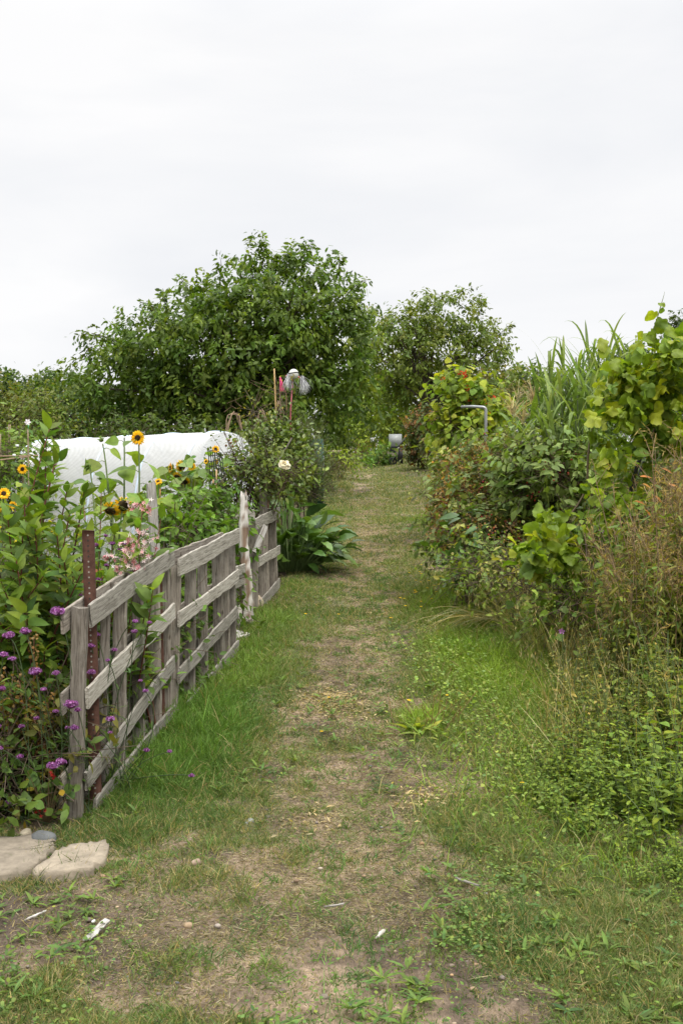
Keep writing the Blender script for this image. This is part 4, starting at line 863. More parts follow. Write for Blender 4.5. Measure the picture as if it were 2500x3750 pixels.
# supports, scarecrow and bits among the plants
def netting():
    b0 = base(795, 10.4); m = MB(); d = 10.4
    for i in range(7):
        m.tube(bez(at(762+i*8, 1650+i*1.5, d), at(775+i*9, 1760, d), A3(X(800+i*9, d), d, b0[2]), 8), .0045, 4, (.012, .012, .014), False)
    for k in range(13):
        t = k/12; m.tube([at(762+t*36, 1652+t*225, d-.004), at(790+t*38, 1648+t*225, d-.03), at(812+t*42, 1660+t*225, d-.004)], .0045, 4, (.012, .012, .014), False)
    tag(m.build('plant_netting', PLASTIC), 'black square-mesh plastic plant netting standing before the tunnel end', 'netting')
netting()
def cane(label, p0, p1, d, r, col=(.38, .26, .12), name='bamboo_cane'):
    a = base(p0[0], d) if p0[1] is None else at(*p0, d); m = MB(); b = at(*p1, d); n = 14; pts = [a+(b-a)*i/n for i in range(n+1)]; m.tube(pts, [r*(1.18 if i % 3 == 0 else 1) for i in range(n+1)], 6, col); tag(m.build(name, STEM, None, True), label, 'cane', 'bamboo canes among the plants')
cane('longest pale bamboo cane leaning behind the pink flag', (1032, None), (1004, 1350), 14.4, .012)
cane('shorter bamboo cane between the pink flag and the pink pole', (1062, None), (1047, 1440), 14.5, .010)
cane('thin bamboo cane standing right of the many-headed sunflower before the tunnel', (782, None), (781, 1755), 10.0, .008, (.36, .22, .13))
cane('second thin bamboo cane close by the black netting', (790, None), (793, 1720), 10.0, .008, (.38, .24, .14))
cane('short grey cane rising in front of the tunnel middle', (708, None), (705, 1745), 10.6, .007, (.30, .26, .2))
cane('orange-brown cane right of the flaking white post', (585, None), (586, 1790), 8.9, .008, (.40, .20, .08))
def scarecrow():
    d = 14.5; b0 = base(1058, d); rng = RNG('scare'); p = thing('scarecrow', 'bird scarer with a whitish ball head and two silver tinsel pompoms on pink pole', 'scarecrow', b0)
    m = MB(); m.tube([b0, at(1064, 1500, d), at(1073, 1372, d)], .011, 6, (.42, .10, .14)); m.build('pole', PLASTIC, p)
    m = MB(); m.tube([at(1045, 1378, d), at(1075, 1366, d+.04), at(1100, 1386, d)], .013, 6, (.55, .16, .13)); m.build('crossbar', PLASTIC, p)
    m = MB(); c = at(1075, 1370, d-.06); m.ball(c, .074, (.55, .55, .52), 14, 10); m.build('head', CLOTH, p, True)
    m = MB(); th = np.linspace(-1.7, 1.7, 12); m.tube([c+A3(math.sin(t)*.076, -math.cos(t)*.076, .012+.008*math.sin(t*2)) for t in th], .006, 4, (.03, .03, .035)); m.build('band', CLOTH, p)
    for px, py, lean in ((1058, 1372, -.12), (1104, 1383, .35)):
        m = MB(); n = 150; c = at(px, py, d-.06); D = nrm(rng.normal(0, .30, (n, 3))+A3(lean, -.1, -.9)); m.ribbons(np.tile(c, (n, 1))+rng.normal(0, .012, (n, 3)), D, rng.uniform(.15, .27, n), .007, .5, tint(rng, n, [(.62, .63, .65), (.40, .41, .43), (.78, .78, .78), (.16, .16, .17)], .1, .01), 3, rng=rng); m.build('pompom', CLOTH, p)
scarecrow()
def flag():
    d = 14.5; m = MB(); p = thing('flag', 'small pink pennant hanging on a thin stick left of the scarecrow', 'flag', base(1034, d))
    m.tube([base(1034, d), at(1024, 1378, d)], .006, 5, (.30, .22, .13)); m.build('stick', STEM, p); m = MB(); V = []; n = 10
    for i in range(n+1):
        t = i/n; y0 = 1382+t*48; w = 6+14*t; V += [at(1023+2*t, y0+3, d-.02+.02*math.sin(t*5)), at(1023+2*t+w*.5, y0-2+4*t, d-.06+.02*math.sin(t*7+1)), at(1023+2*t+w, y0+6*t, d-.03+.03*math.sin(t*6+2))]
    m.add(V, None, [[3*i+j, 3*i+j+1, 3*i+j+4, 3*i+j+3] for i in range(n) for j in range(2)], (.72, .10, .22)); m.build('pennant', PETAL, p)
flag()
def arches(label, px0, px1, top, d, s):
    rng = RNG(label); m = MB()
    for i in range(5):
        a = A3(X(px0+rng.normal(0, 8), d), d, float(G0(X(px0, d), d))+.3); b = at(px1+rng.normal(0, 8), 1700, d+rng.normal(0, .1)); k = rng.normal(0, 10)
        mid = at((px0+px1)/2+k, top-60+rng.normal(0, 12), d); c1 = at(px0-8, top+30, d); c2 = at(px1+8, top+30, d)
        t = np.linspace(0, 1, 16)[:, None]; pts = (1-t)**4*a+4*(1-t)**3*t*c1+6*(1-t)**2*t*t*mid+4*(1-t)*t**3*c2+t**4*b; m.tube(pts+rng.normal(0, .012, pts.shape), np.linspace(.010, .006, 16), 5, (.30, .22, .15), False)
    for i in range(s):
        c = at(rng.uniform(px0, px1), top+rng.uniform(0, 30), d); m.tube([c, c+A3(rng.normal(0, .12), 0, .08), c+A3(rng.normal(0, .25), 0, .2)], [.005, .003, .002], 4, (.14, .09, .06), False)
    tag(m.build('twig_arch', BARK), label, 'plant support', 'bent twig arches')
arches('larger bent twig arch left of the bay shrub, over the tunnel end', 820, 888, 1480, 14.6, 3)
arches('narrow bent twig arch with a forked top behind the bay shrub', 935, 972, 1470, 14.6, 4)
arches('tall slim bundle of bent twigs beside the bamboo canes', 1008, 1036, 1430, 14.4, 2)
bush('climbing_plant', 'thin climber with small yellowing leaves on the bamboo canes', 'plant', base(1040, 14.4), [lump(1035, 1440, 14.4, 18, 25), lump(1040, 1490, 14.4, 15, 45), lump(930, 1530, 14.5, 10, 55)], 36, 6, T_SM, .05, [(.10, .14, .04), (.2, .17, .04)], droop=.4, stems=4)
b = MB(); c = base(905, 15.2); b.box(c+A3(0, 0, .55), (.09, .2, .9), (.30, .29, .27)); b.box(c+A3(0, 0, 1.47), (.13, .24, .02), (.36, .34, .3)); tag(b.build('wooden_box', BARK), 'grey weathered upright box behind the tunnel and bay shrub', 'box')
loose('leaning_stick', 'dark bare stick leaning across the front of the bay shrub', at(1005, 1712, 13.6), at(1069, 1604, 13.7), .02, .018, WOODD, (0, -1, 0), 61, 'stick')
def pot(label, px, d, r, h, name='flower_pot'):
    b0 = base(px, d); V = []; K = 20; prof = [(r*.7, 0), (r, h*.82), (r*1.12, h*.82), (r*1.12, h), (r*.98, h), (r*.94, h*.8), (0.01, h*.8)]
    for (q, z) in prof:
        for j in range(K): a = j/K*6.283; V.append((b0[0]+math.cos(a)*q, b0[1]+math.sin(a)*q, b0[2]+z))
    m = MB(); m.add(V, None, [[i*K+j, i*K+(j+1) % K, (i+1)*K+(j+1) % K, (i+1)*K+j] for i in range(len(prof)-1) for j in range(K)], (.30, .09, .05)); tag(m.build(name, CLAY, None, True), label, 'pot', 'terracotta pots behind the shrub')
pot('terracotta pot just behind the rusty perforated post', 305, 8.0, .14, .72); pot('terracotta pot mostly hidden by the tall leafy shrub', 252, 8.2, .16, .66)
b = MB(); c = base(232, 7.2); b.tube([c, c+A3(0, 0, .02), c+A3(0, 0, .5), c+A3(0, 0, .52)], [.2, .22, .27, .28], 16, (.22, .34, .50)); tag(b.build('plastic_tub', PLASTIC, None, True), 'pale blue plastic tub behind the tall leafy shrub', 'tub')
# ------------------------------------------------------------------ right side of the path
def brambles():
    BL = [(.10, .14, .055), (.135, .175, .07), (.08, .11, .045), (.17, .20, .09)]
    def bramble(label, b0, lumps, ncl, size, cols, nb, stems=20, d=12, dead=None, per=8):
        p = bush('bramble_bush', label, 'bramble', b0, lumps, ncl, per, T_OV, size, cols, group='bramble bushes beside the path', stems=stems, scol=(.10, .065, .045), droop=.5, tw=.28, shell=.7, v=.25)
        rng = RNG(label+'b'); m = MB(); k = rng.integers(0, len(lumps), nb)
        for i in k:
            c, r = lumps[i]; u = rdir(rng, 1)[0]; u[1] = -abs(u[1]); q0 = c+u*r*1.05
            if q0[2] < G0(q0[0], q0[1])+.1: continue
            for _ in range(int(rng.integers(4, 10))): m.ball(q0+rng.normal(0, .035, 3), rng.uniform(.008, .012), [(.22, .015, .015), (.30, .03, .025), (.03, .008, .015), (.14, .05, .02)][rng.integers(0, 4)], 6, 4)
        m.build('berries', GLOSS, p, True, 'stuff')
        if dead:
            m = MB(); 
            for (lp, n) in dead:
                u = rdir(rng, n); u[:, 1] = -np.abs(u[:, 1]); P = lp[0]+u*lp[1]*rng.uniform(.95, 1.25, (n, 1)); P = np.repeat(P[::4], 4, 0)[:n]; P = P+rng.normal(0, .03, P.shape); n = len(P); m.leaves(T_SM, P, rdir(rng, n), rdir(rng, n), rng.uniform(.022, .05, n), tint(rng, n, [(.24, .15, .10), (.30, .2, .13), (.18, .11, .075), (.30, .17, .08), (.27, .22, .14)]))
            m.build('spent_flowers', LEAF, p)
        return p
    l1 = [lump(1740, 1760, 11.2, 130, 110), lump(1690, 1880, 10.6, 100, 110), lump(1650, 1960, 10.3, 60, 70), lump(1850, 1700, 11.4, 140, 90), lump(1820, 1850, 10.4, 130, 120), lump(1780, 2000, 9.8, 130, 110)]
    bramble('wide bramble bush heavy with red and black berries right of the path', base(1850, 11.6), l1, 620, .085, BL, 110, 26, dead=[(l1[0], 2400), (l1[1], 2600), (l1[2], 1500), (l1[5], 900), (l1[3], 500)])
    l2 = [lump(1980, 1690, 10.2, 130, 70), lump(2050, 1760, 9.6, 120, 100), lump(1960, 1800, 9.9, 110, 110), lump(2100, 1700, 10.0, 90, 70)]
    bramble('greener bramble bush below the tall reeds with large fresh leaves', base(2050, 10.3), l2, 420, .10, [(.12, .175, .065), (.155, .21, .085), (.09, .135, .05)], 36, 20)
    l3 = [lump(1580, 1570, 34, 80, 70), lump(1620, 1620, 33, 70, 60), lump(1560, 1640, 34, 60, 55), lump(1640, 1540, 34, 40, 40)]
    bramble('reddish bramble thicket behind the black wheelbarrow', base(1585, 34.5), l3, 900, .15, [(.055, .085, .035), (.085, .105, .045), (.16, .09, .05)], 0, 10, dead=[(l3[0], 300), (l3[1], 300)])
    l4 = [lump(1620, 1700, 18.5, 40, 40), lump(1660, 1660, 17, 50, 70), lump(1690, 1600, 16, 60, 60)]
    bramble('small bramble patch at the foot of the white mesh fence', base(1650, 18), l4, 200, .075, BL, 14, 8)
brambles()

def bean_row():
    d = 15.0
    p = bush('runner_bean', 'runner bean plants with scarlet flowers climbing the metal frame', 'bean plant', base(1710, d), [lump(1690, 1430, d, 60, 50), lump(1660, 1420, d, 40, 40), lump(1720, 1500, d, 80, 70), lump(1680, 1580, d-.2, 70, 90), lump(1780, 1480, d+.2, 60, 50), lump(1740, 1600, d-.2, 60, 80)], 330, 7, leaf_t(.85, 4, .12, .2, .36), .11, [(.12, .19, .035), (.16, .23, .04), (.22, .26, .04)], droop=.7)
    rng = RNG('beanfl'); 
    for px, py in ((1692, 1365), (1702, 1372), (1698, 1380), (1685, 1366), (1622, 1385), (1710, 1425), (1720, 1530), (1790, 1460), (1775, 1470), (1805, 1452), (1794, 1500), (1700, 1378), (1716, 1460), (1790, 1540)):
        m = MB(); n = 8; c = at(px, py, d-.45); m.leaves(T_ROUND, c+rng.normal(0, .018, (n, 3))*A3(1, 1, 1.6), rdir(rng, n), rdir(rng, n), np.full(n, .026), tint(rng, n, [(.55, .05, .02), (.7, .09, .03)], .1, .02)); m.build('flower_spray', PETAL, p)
bean_row()
m = MB(); d = 13.6; zb = float(G0(X(1778, d), d)); th = np.linspace(0, math.pi/2, 8); cpt = at(1766, 1503, d)
pts = [at(1690, 1490, d+.3), at(1730, 1489, d+.1)] + [A3(cpt[0]+math.sin(t)*.043, d, cpt[2]+math.cos(t)*.043) for t in th] + [A3(X(1779, d), d, zb)]
m.tube(pts, .021, 8, (.30, .31, .31)); tag(m.build('galvanised_hoop', METAL, None, True), 'bent galvanised tube hoop standing beside the runner beans', 'hoop')
def mesh_fence():
    p = thing('mesh_fence', 'white-topped wire mesh fence end between bramble thicket and runner beans', 'fence', base(1645, 22)); d = 22
    for i, px in enumerate((1638, 1650, 1661)):
        m = MB(); a = base(px, d+i*.4); m.box((a+at(px, 1530, d+i*.4))/2, (.045, .02, (Z(1530, d)-a[2])/2), (.62, .63, .63)); m.build('post', BARK, p)
    m = MB()
    for k in range(12):
        px = 1630+k*3; a = base(px, d); a[2] += .02; m.tube([a, at(px+4, 1575, d-.03)], .007, 4, (.25, .26, .27), False)
        zz = Z(1580+k*9, d); m.tube([A3(X(1628, d), d-.05, zz), A3(X(1664, d), d-.02, zz-.03)], .006, 4, (.25, .26, .27), False)
    m.build('wire_mesh', METAL, p); m = MB(); m.ball(at(1638, 1533, d-.05), (.07, .05, .04), (.05, .16, .32), 8, 6); m.build('blue_tie', PLASTIC, p)
mesh_fence()

def corn(label, px, top, d, s, tas=True):
    rng = RNG(f'corn{s}'); b0 = base(px, d); H = Z(top, d)-b0[2]; p = thing('maize_plant', label, 'maize', b0, 'maize plants behind the brambles'); ms, ml = MB(), MB()
    pts = bez(b0, b0+A3(rng.normal(0, .05), 0, H*.5), b0+A3(rng.normal(0, .08), rng.normal(0, .08), H*.86), 9); ms.tube(pts, np.linspace(.014, .007, 9), 6, (.14, .19, .06), False)
    n = 13; q = np.linspace(.12, .97, n)*8; P = np.array([pts[min(int(k), 7)]+(pts[min(int(k), 7)+1]-pts[min(int(k), 7)])*(k-int(k)) for k in q]); a = np.arange(n)*math.pi+rng.normal(0, .5, n)+s
    ml.ribbons(P, np.stack([np.cos(a)*.55, np.sin(a)*.4, np.full(n, .9)], -1), rng.uniform(.5, .8, n)*H/2.3, rng.uniform(.055, .08, n), rng.uniform(.8, 1.5, n), tint(rng, n, [(.13, .20, .05), (.16, .235, .06), (.22, .27, .08)], .15), 7, True, True)
    ms.build('stalk', STEM, p); ml.build('foliage', LEAF, p)
    if tas:
        m = MB(); n = 22; D = rng.normal(0, .45, (n, 3)); D[:, 2] = 1; m.ribbons(np.tile(pts[-1], (n, 1))+rng.normal(0, .01, (n, 3))+UP*rng.uniform(0, .12, (n, 1)), D, rng.uniform(.2, .4, n)*H/2.3, .014, rng.uniform(.2, .9, n), tint(rng, n, [(.36, .31, .14), (.44, .38, .19), (.3, .22, .1)], .12), 4, rng=rng); m.build('tassel', PETAL, p)
for i, (px, top, d, lb) in enumerate(((1868, 1440, 12.6, 'maize plant with a straw-yellow tassel left of the tall reeds'), (1955, 1392, 12.2, 'maize plant with green upright tassel touching the reeds'), (1905, 1470, 12.4, 'short maize plant with a pale drooping tassel in front of its row'), (1830, 1400, 15.5, 'maize plant with brown tassel nearest the runner beans'),
    (1870, 1395, 15.8, 'brown-tasselled maize plant in the back of the maize row'), (1800, 1415, 15.2, 'maize plant with dark folded leaves beside the bent metal frame'), (1990, 1440, 12.0, 'maize plant half hidden by reed leaves'), (1930, 1400, 15.0, 'tall thin maize plant at the back, left of the reed tips'))):
    corn(lb, px, top, d, i)
def reed():
    rng = RNG('reed'); b0 = base(2150, 10.9); p = thing('giant_reed', 'clump of tall blue green reeds with long arching blades rising against the sky', 'reed', b0, None); ms, ml = MB(), MB()
    tips = [(2000, 1270, 10.6), (2055, 1260, 11), (2105, 1255, 10.8), (2150, 1225, 11.2), (2190, 1240, 10.7), (2230, 1210, 11), (2270, 1215, 10.8), (2300, 1240, 11.2), (2080, 1340, 10.4), (2140, 1330, 10.4), (2200, 1330, 10.5), (2020, 1380, 10.3), (2090, 1440, 10.1), (2160, 1430, 10.2), (2230, 1420, 10.4), (2040, 1500, 10.0), (2130, 1520, 10.0), (2200, 1510, 10.1), (1990, 1460, 10.2), (2050, 1400, 9.9), (2110, 1400, 9.9), (2170, 1380, 10), (2020, 1560, 9.7), (2080, 1570, 9.7), (2150, 1600, 9.7), (2250, 1330, 10.4), (1975, 1340, 10.6), (1960, 1400, 10.3), (2005, 1420, 10), (2065, 1300, 10.6), (2120, 1300, 10.5), (2170, 1270, 10.7), (2330, 1265, 11), (2215, 1280, 10.9), (2100, 1480, 9.7), (1990, 1530, 9.8)]
    for i, (px, py, d) in enumerate(tips):
        t = at(px, py, d); b = b0+A3((t[0]-b0[0])*.45+rng.normal(0, .06), (d-10.9)*.6, 0); b[2] = float(G0(b[0], b[1])); e = b+(t-b)*.94
        pts = bez(b, A3(b[0]*.6+e[0]*.4, b[1], (b[2]+e[2])*.55), e, 10); ms.tube(pts, np.linspace(.013, .007, 10), 6, (.13, .17, .08), False)
        n = 22; q = np.linspace(.25, 1.0, n)*9; P = np.array([pts[min(int(k), 8)]+(pts[min(int(k), 8)+1]-pts[min(int(k), 8)])*(k-int(k)) for k in q]); a = np.arange(n)*math.pi+rng.normal(0, .55, n)+rng.uniform(0, 6)
        up = np.linspace(.5, 1.9, n)*rng.uniform(.7, 1.3, n); L = np.linspace(.62, .40, n)*rng.uniform(.8, 1.25, n)
        ml.ribbons(P, np.stack([np.cos(a)*.7, np.sin(a)*.5, up], -1), L*1.2, rng.uniform(.024, .044, n), rng.uniform(.5, 2.0, n)*np.linspace(1.2, .55, n), tint(rng, n, [(.10, .16, .07), (.13, .19, .085), (.16, .215, .10)], .14, .05), 8, True, True)
    ms.build('canes', STEM, p); ml.build('foliage', LEAF, p)
reed()

def vine():
    rng = RNG('vine'); d = 7.9; b0 = base(2230, 8.1)
    p = thing('grape_vine', 'yellow green grape vine with big lobed leaves trained over a black arch', 'vine', b0); ml, ms = MB(), MB()
    YG = [(.135, .205, .03), (.17, .24, .034), (.10, .165, .03), (.23, .27, .034)]
    lumps = [lump(2055, 1940, 7.5, 70, 80, .2), lump(2000, 2035, 7.4, 80, 45, .2), lump(1960, 2010, 7.4, 40, 40, .15), lump(2225, 1620, 7.8, 40, 110, .2), lump(2210, 1780, 7.7, 45, 80, .2), lump(2280, 1480, 7.9, 80, 70, .25), lump(2350, 1400, 7.9, 90, 60, .25), lump(2450, 1330, 7.9, 80, 60, .25), lump(2255, 1390, 7.9, 40, 45, .15), lump(2520, 1360, 8.0, 70, 60, .25), lump(2400, 1450, 8.1, 90, 40, .2), lump(2320, 1640, 8.0, 60, 110, .2), lump(2250, 1900, 7.8, 50, 70, .2), lump(2450, 1260, 7.9, 50, 40, .15), lump(2430, 1530, 7.9, 70, 60, .2), lump(2510, 1500, 7.9, 60, 80, .2), lump(2490, 1610, 7.8, 50, 50, .2), lump(2395, 1310, 7.8, 60, 40, .15)]
    cluster_foliage(ml, rng, lumps, 330, 4, T_PALM, .105, YG, .5, .7, .13, upn=.45, v=.16, warm=.07)
    sh = [at(2385, 1300, 7.9), at(2395, 1200, 7.9), at(2415, 1130, 7.9), at(2428, 1085, 7.9), at(2432, 1068, 7.9)]; ms.tube(sh, [.006, .005, .004, .002, .001], 5, (.14, .16, .05), False)
    for px, py, s in ((2380, 1210, .13), (2400, 1175, .10), (2395, 1140, .11), (2425, 1165, .13), (2412, 1108, .055), (2430, 1130, .05), (2432, 1200, .14), (2370, 1240, .13), (2350, 1225, .11), (2425, 1108, .04), (2210, 1240, .12), (2225, 1265, .13), (2235, 1320, .15)):
        ml.leaves(T_PALM, [at(px, py, 7.85)], A3(rng.normal(0, .6), rng.normal(0, .3), -.7)[None], A3(0, -1, .5)[None]+rng.normal(0, .3, (1, 3)), [s], tint(rng, 1, YG, .1))
    for a, b_ in (((2230, 2100), (2150, 1750)), ((2150, 1750), (2190, 1500)), ((2190, 1500), (2330, 1360)), ((2330, 1360), (2520, 1300)), ((2150, 1780), (2050, 1930)), ((2050, 1930), (1960, 2040))):
        q0 = at(*a, 7.95); q1 = at(*b_, 7.95); ms.tube(bez(q0, (q0+q1)/2+rng.normal(0, .05, 3), q1, 7), .009, 5, (.12, .09, .05), False)
    ms.tube([b0, at(2230, 2100, 7.95)], .014, 5, (.12, .09, .06))
    ms.build('stems', STEM, p); ml.build('foliage', foliage_mat('vine leaf', .45, .5, .3, (1.35, 1.35, .4)), p)
    for px, py in ((2020, 2190), (2005, 2215)):
        m = MB(); c = at(px, py, 7.3)
        for _ in range(34): m.ball(c+rng.normal(0, 1, 3)*A3(.014, .014, .03), .010, tint(rng, 1, (.22, .28, .07), .12)[0], 7, 5)
        m.tube([c-UP*.1, c+UP*.12], .004, 4, (.15, .18, .06)); m.build('grape_bunch', GLOSS, p, True)
vine()
m = MB(); th = np.linspace(.15, math.pi-.15, 26)
for k, dd in ((0, 8.05), (1, 8.55)):
    cx, cz = X(2330+k*15, dd)+1.05, 1.35; zg = float(G0(cx-1.2, dd))
    m.tube([A3(cx-1.12, dd, zg), A3(cx-1.12, dd, 1.4)]+[A3(cx-math.cos(t)*1.12, dd, 1.45+math.sin(t)*1.2) for t in th]+[A3(cx+1.12, dd, 1.4), A3(cx+1.12, dd, zg)], .016, 6, (.02, .02, .022))
for z in (1.75, 2.3): m.tube([A3(X(2330, 8.05)+.02+.1*(z > 2), 8.03, z), A3(X(2345, 8.55)+.02+.1*(z > 2), 8.6, z)], .012, 5, (.02, .02, .022))
tag(m.build('garden_arch', PLASTIC, None, True), 'black tubular garden arch hidden under the grape vine', 'arch')

# weeds along the right edge, each kind built once and copied
def redge(d): return float(np.interp(d, [3.6, 4.2, 4.7, 5.1, 6.0, 7.0, 8, 10, 13], [1.32, 1.12, .98, .88, 1.13, 1.42, 1.55, 1.55, 1.7]))
def weed_protos(name, label, cat, group, n, maker):
    out = []
    for i in range(n): out.append(maker(i, name, label, cat, group))
    return out
def nettle(i, name, label, cat, group, H=.55, cols=[(.12, .18, .038), (.15, .215, .042), (.095, .15, .035)], seeds=True, L=.075):
    rng = RNG(f'{name}{i}'); p = thing(name, label, cat, (0, 0, 0), group); ms, ml = MB(), MB(); P = []; D = []; Nn = []; Sz = []
    for s in range(5):
        a = rng.uniform(0, 6.28); r = rng.uniform(.02, .13); b = A3(math.cos(a)*r, math.sin(a)*r, -.03); h = H*rng.uniform(.6, 1.1); e = b*1.8+A3(rng.normal(0, .05), rng.normal(0, .05), h)
        pts = bez(b, b+A3(0, 0, h*.5), e, 7); ms.tube(pts, np.linspace(.004, .002, 7), 4, (.10, .14, .05), False); an = rng.uniform(0, 6.28)
        for k in range(8):
            t = .2+.8*k/7; q = t*6; j = min(int(q), 5); pt = pts[j]+(pts[j+1]-pts[j])*(q-j); an += math.pi/2
            for sg in (0, math.pi):
                P.append(pt); D.append(A3(math.cos(an+sg), math.sin(an+sg), .35-rng.uniform(0, .7)+(.6 if k == 7 else 0))); Nn.append(UP+rng.normal(0, .25, 3)); Sz.append(L*(1-.55*t**3)*rng.uniform(.8, 1.25))
            if seeds and k > 3:
                m_ = 9; c = pt; ml.leaves(T_SM, c+np.stack([np.cos(an)*np.linspace(.01, .04, m_), np.sin(an)*np.linspace(.01, .04, m_), -np.linspace(0, .03, m_)], -1)+rng.normal(0, .004, (m_, 3)), rdir(rng, m_), rdir(rng, m_), np.full(m_, .009), tint(rng, m_, [(.16, .18, .06), (.2, .2, .08)]))
    ml.leaves(T_NET, P, np.array(D), np.array(Nn), np.array(Sz), tint(rng, len(P), cols, .18, .08)); ms.build('stems', STEM, p); ml.build('foliage', LEAF, p); return p
def scatter(protos, spots):
    for i, (x, y, s, rz) in enumerate(spots):
        k = i % len(protos)
        if i < len(protos): o = protos[k]; o.location = (x, y, float(G0(x, y))); o.rotation_euler = (0, 0, rz); o.scale = (s,)*3
        else: copy_tree(protos[k], (x, y, float(G0(x, y))), rz, s)
def right_weeds():
    rng = RNG('rw')
    pr = weed_protos('nettle_plant', 'fresh green nettle, one of the dense bank along the lower right path edge', 'nettle', 'green nettles along the lower right path edge', 5, nettle)
    sp = []
    while len(sp) < 125:
        y = rng.uniform(3.75, 6.4); e = redge(y); x = e+abs(rng.normal(0, .55)); 
        if x > y*.36+.25: continue
        s = np.clip(.30+(x-e)*.95, .3, 1.15)*rng.uniform(.8, 1.15)*(.62 if y < 4.3 else 1); sp.append((x, y, s, rng.uniform(0, 6.28)))
    scatter(pr, sp)
    pr = weed_protos('seeding_nettle', 'yellowing nettle gone to seed in the tangle above the green nettles', 'nettle', 'seeding nettles above the green nettle bank', 5, lambda i, a, b, c, g: nettle(i, a, b, c, g, .75, [(.12, .155, .04), (.16, .17, .05), (.09, .12, .035), (.2, .16, .06)], True, .055))
    sp = []
    while len(sp) < 80:
        y = rng.uniform(5.4, 7.4); e = redge(y)+.25; x = e+abs(rng.normal(0, .6))
        if x > y*.36+.2: continue
        sp.append((x, y, rng.uniform(.7, 1.1)*(.8 if x < e+.2 else 1), rng.uniform(0, 6.28)))
    scatter(pr, sp)
    def willow(i, name, label, cat, group):       # tall seeded weed, half dried
        rng = RNG(f'{name}{i}'); p = thing(name, label, cat, (0, 0, 0), group); ms, ml = MB(), MB()
        for s in range(6):
            a = rng.uniform(0, 6.28); r = rng.uniform(.02, .16); b = A3(math.cos(a)*r, math.sin(a)*r, -.03); h = rng.uniform(.8, 1.45); e = b*2+A3(rng.normal(0, .14), rng.normal(0, .1), h); pts = bez(b, b*1.3+A3(0, 0, h*.55), e, 10)
            ms.tube(pts, np.linspace(.005, .002, 10), 4, tint(rng, 1, [(.19, .125, .065), (.22, .16, .08), (.12, .13, .05)])[0], False); n = 54
            q = rng.uniform(.15, .9, n)*9; P = np.array([pts[min(int(k), 8)]+(pts[min(int(k), 8)+1]-pts[min(int(k), 8)])*(k-int(k)) for k in q]); D = rng.normal(0, 1, (n, 3)); D[:, 2] = rng.uniform(-.9, .5, n)
            ml.leaves(T_LONG, P, D, UP+rng.normal(0, .5, (n, 3)), rng.uniform(.05, .10, n), tint(rng, n, [(.11, .15, .04), (.15, .175, .05), (.16, .17, .055), (.09, .135, .035)], .2))
            for k in range(7):
                c = pts[9-(k % 4)]; f = c+A3(*rng.normal(0, .07, 2), rng.uniform(.04, .16)); ms.tube([c, (c+f)/2+A3(0, 0, .02), f], [.0022, .0016, .001], 3, (.22, .15, .08), False)
                m_ = 7; ml.leaves(T_NEED, c+(f-c)*rng.uniform(.3, 1, (m_, 1)), rdir(rng, m_)+UP*.4, rdir(rng, m_), rng.uniform(.025, .05, m_), tint(rng, m_, [(.22, .165, .09), (.32, .255, .15), (.19, .15, .08)]))
        ms.build('stems', STEM, p); ml.build('foliage', LEAF, p); return p
    pr = weed_protos('willowherb', 'half dried brown willowherb in the tall tangle under the grape vine', 'weed', 'tall drying willowherbs on the right bank', 6, willow)
    sp = []
    while len(sp) < 122:
        y = rng.uniform(6.3, 9.4); e = redge(y)+.35; x = e+abs(rng.normal(0, .75))
        if x > y*.36+.25: continue
        if len(sp) >= 80: y = rng.uniform(6.1, 7.6); x = rng.uniform(1.75, y*.36+.15); e = redge(y)
        s = np.clip(.40+(x-e)*.8, .4, 1.35)*rng.uniform(.8, 1.12)*(1.0 if x > y*.22 else .8); sp.append((x, y, s, rng.uniform(0, 6.28)))
    scatter(pr, sp)
    # dark leafy hollow behind and broad green undergrowth
    bush('undergrowth', 'dark green undergrowth filling the hollow at the right edge below the vine', 'plant', base(2420, 8.3), [lump(2430, 2050, 8.6, 160, 260, .5), lump(2300, 1950, 8.9, 150, 200, .5), lump(2200, 2080, 8.4, 130, 120, .4), lump(2420, 1800, 8.8, 150, 130, .5)], 420, 8, T_OV, .075, [(.07, .11, .03), (.09, .14, .035), (.13, .14, .05)], droop=.6)
    bush('undergrowth', 'mid green scrambling undergrowth at the foot of the bramble bushes', 'plant', base(1850, 8.9), [lump(1850, 2080, 8.9, 180, 50, .3), lump(1960, 2130, 8.4, 160, 60, .3), lump(2080, 2230, 7.6, 130, 80, .3), lump(1760, 2090, 9.2, 80, 40, .3)], 300, 8, T_OV, .062, [(.13, .19, .05), (.16, .215, .06), (.10, .15, .045), (.21, .21, .08)], droop=.3)
    bush('dock_leaves', 'dark broad dock leaves tucked under the berry-laden bramble', 'plant', base(1720, 10.0), [lump(1740, 1980, 9.6, 50, 70, .15), lump(1700, 2040, 9.5, 40, 35, .15)], 26, 5, leaf_t(.36, 5, .2, .3), .17, [(.04, .085, .025), (.055, .11, .03)], GLOSS, droop=.4)
    bush('mallow_plant', 'round grey green mallow leaves at the right edge beside the dark hollow', 'plant', base(2420, 6.7), [lump(2430, 2370, 6.6, 110, 50, .25), lump(2330, 2340, 6.7, 60, 35, .2)], 60, 7, T_ROUND, .06, [(.09, .145, .06), (.12, .18, .075)], droop=.2)
    m = MB(); fl = []
    for (px, py, d) in ((2055, 2312, 6.6), (2250, 2300, 6.5), (2445, 2378, 6.2), (2200, 1945, 7.4), (2308, 2157, 7.0), (2040, 2090, 7.8), (2105, 2055, 7.8), (1950, 2180, 8.2), (1985, 2180, 7.9)):
        fl.append((px, py, d))
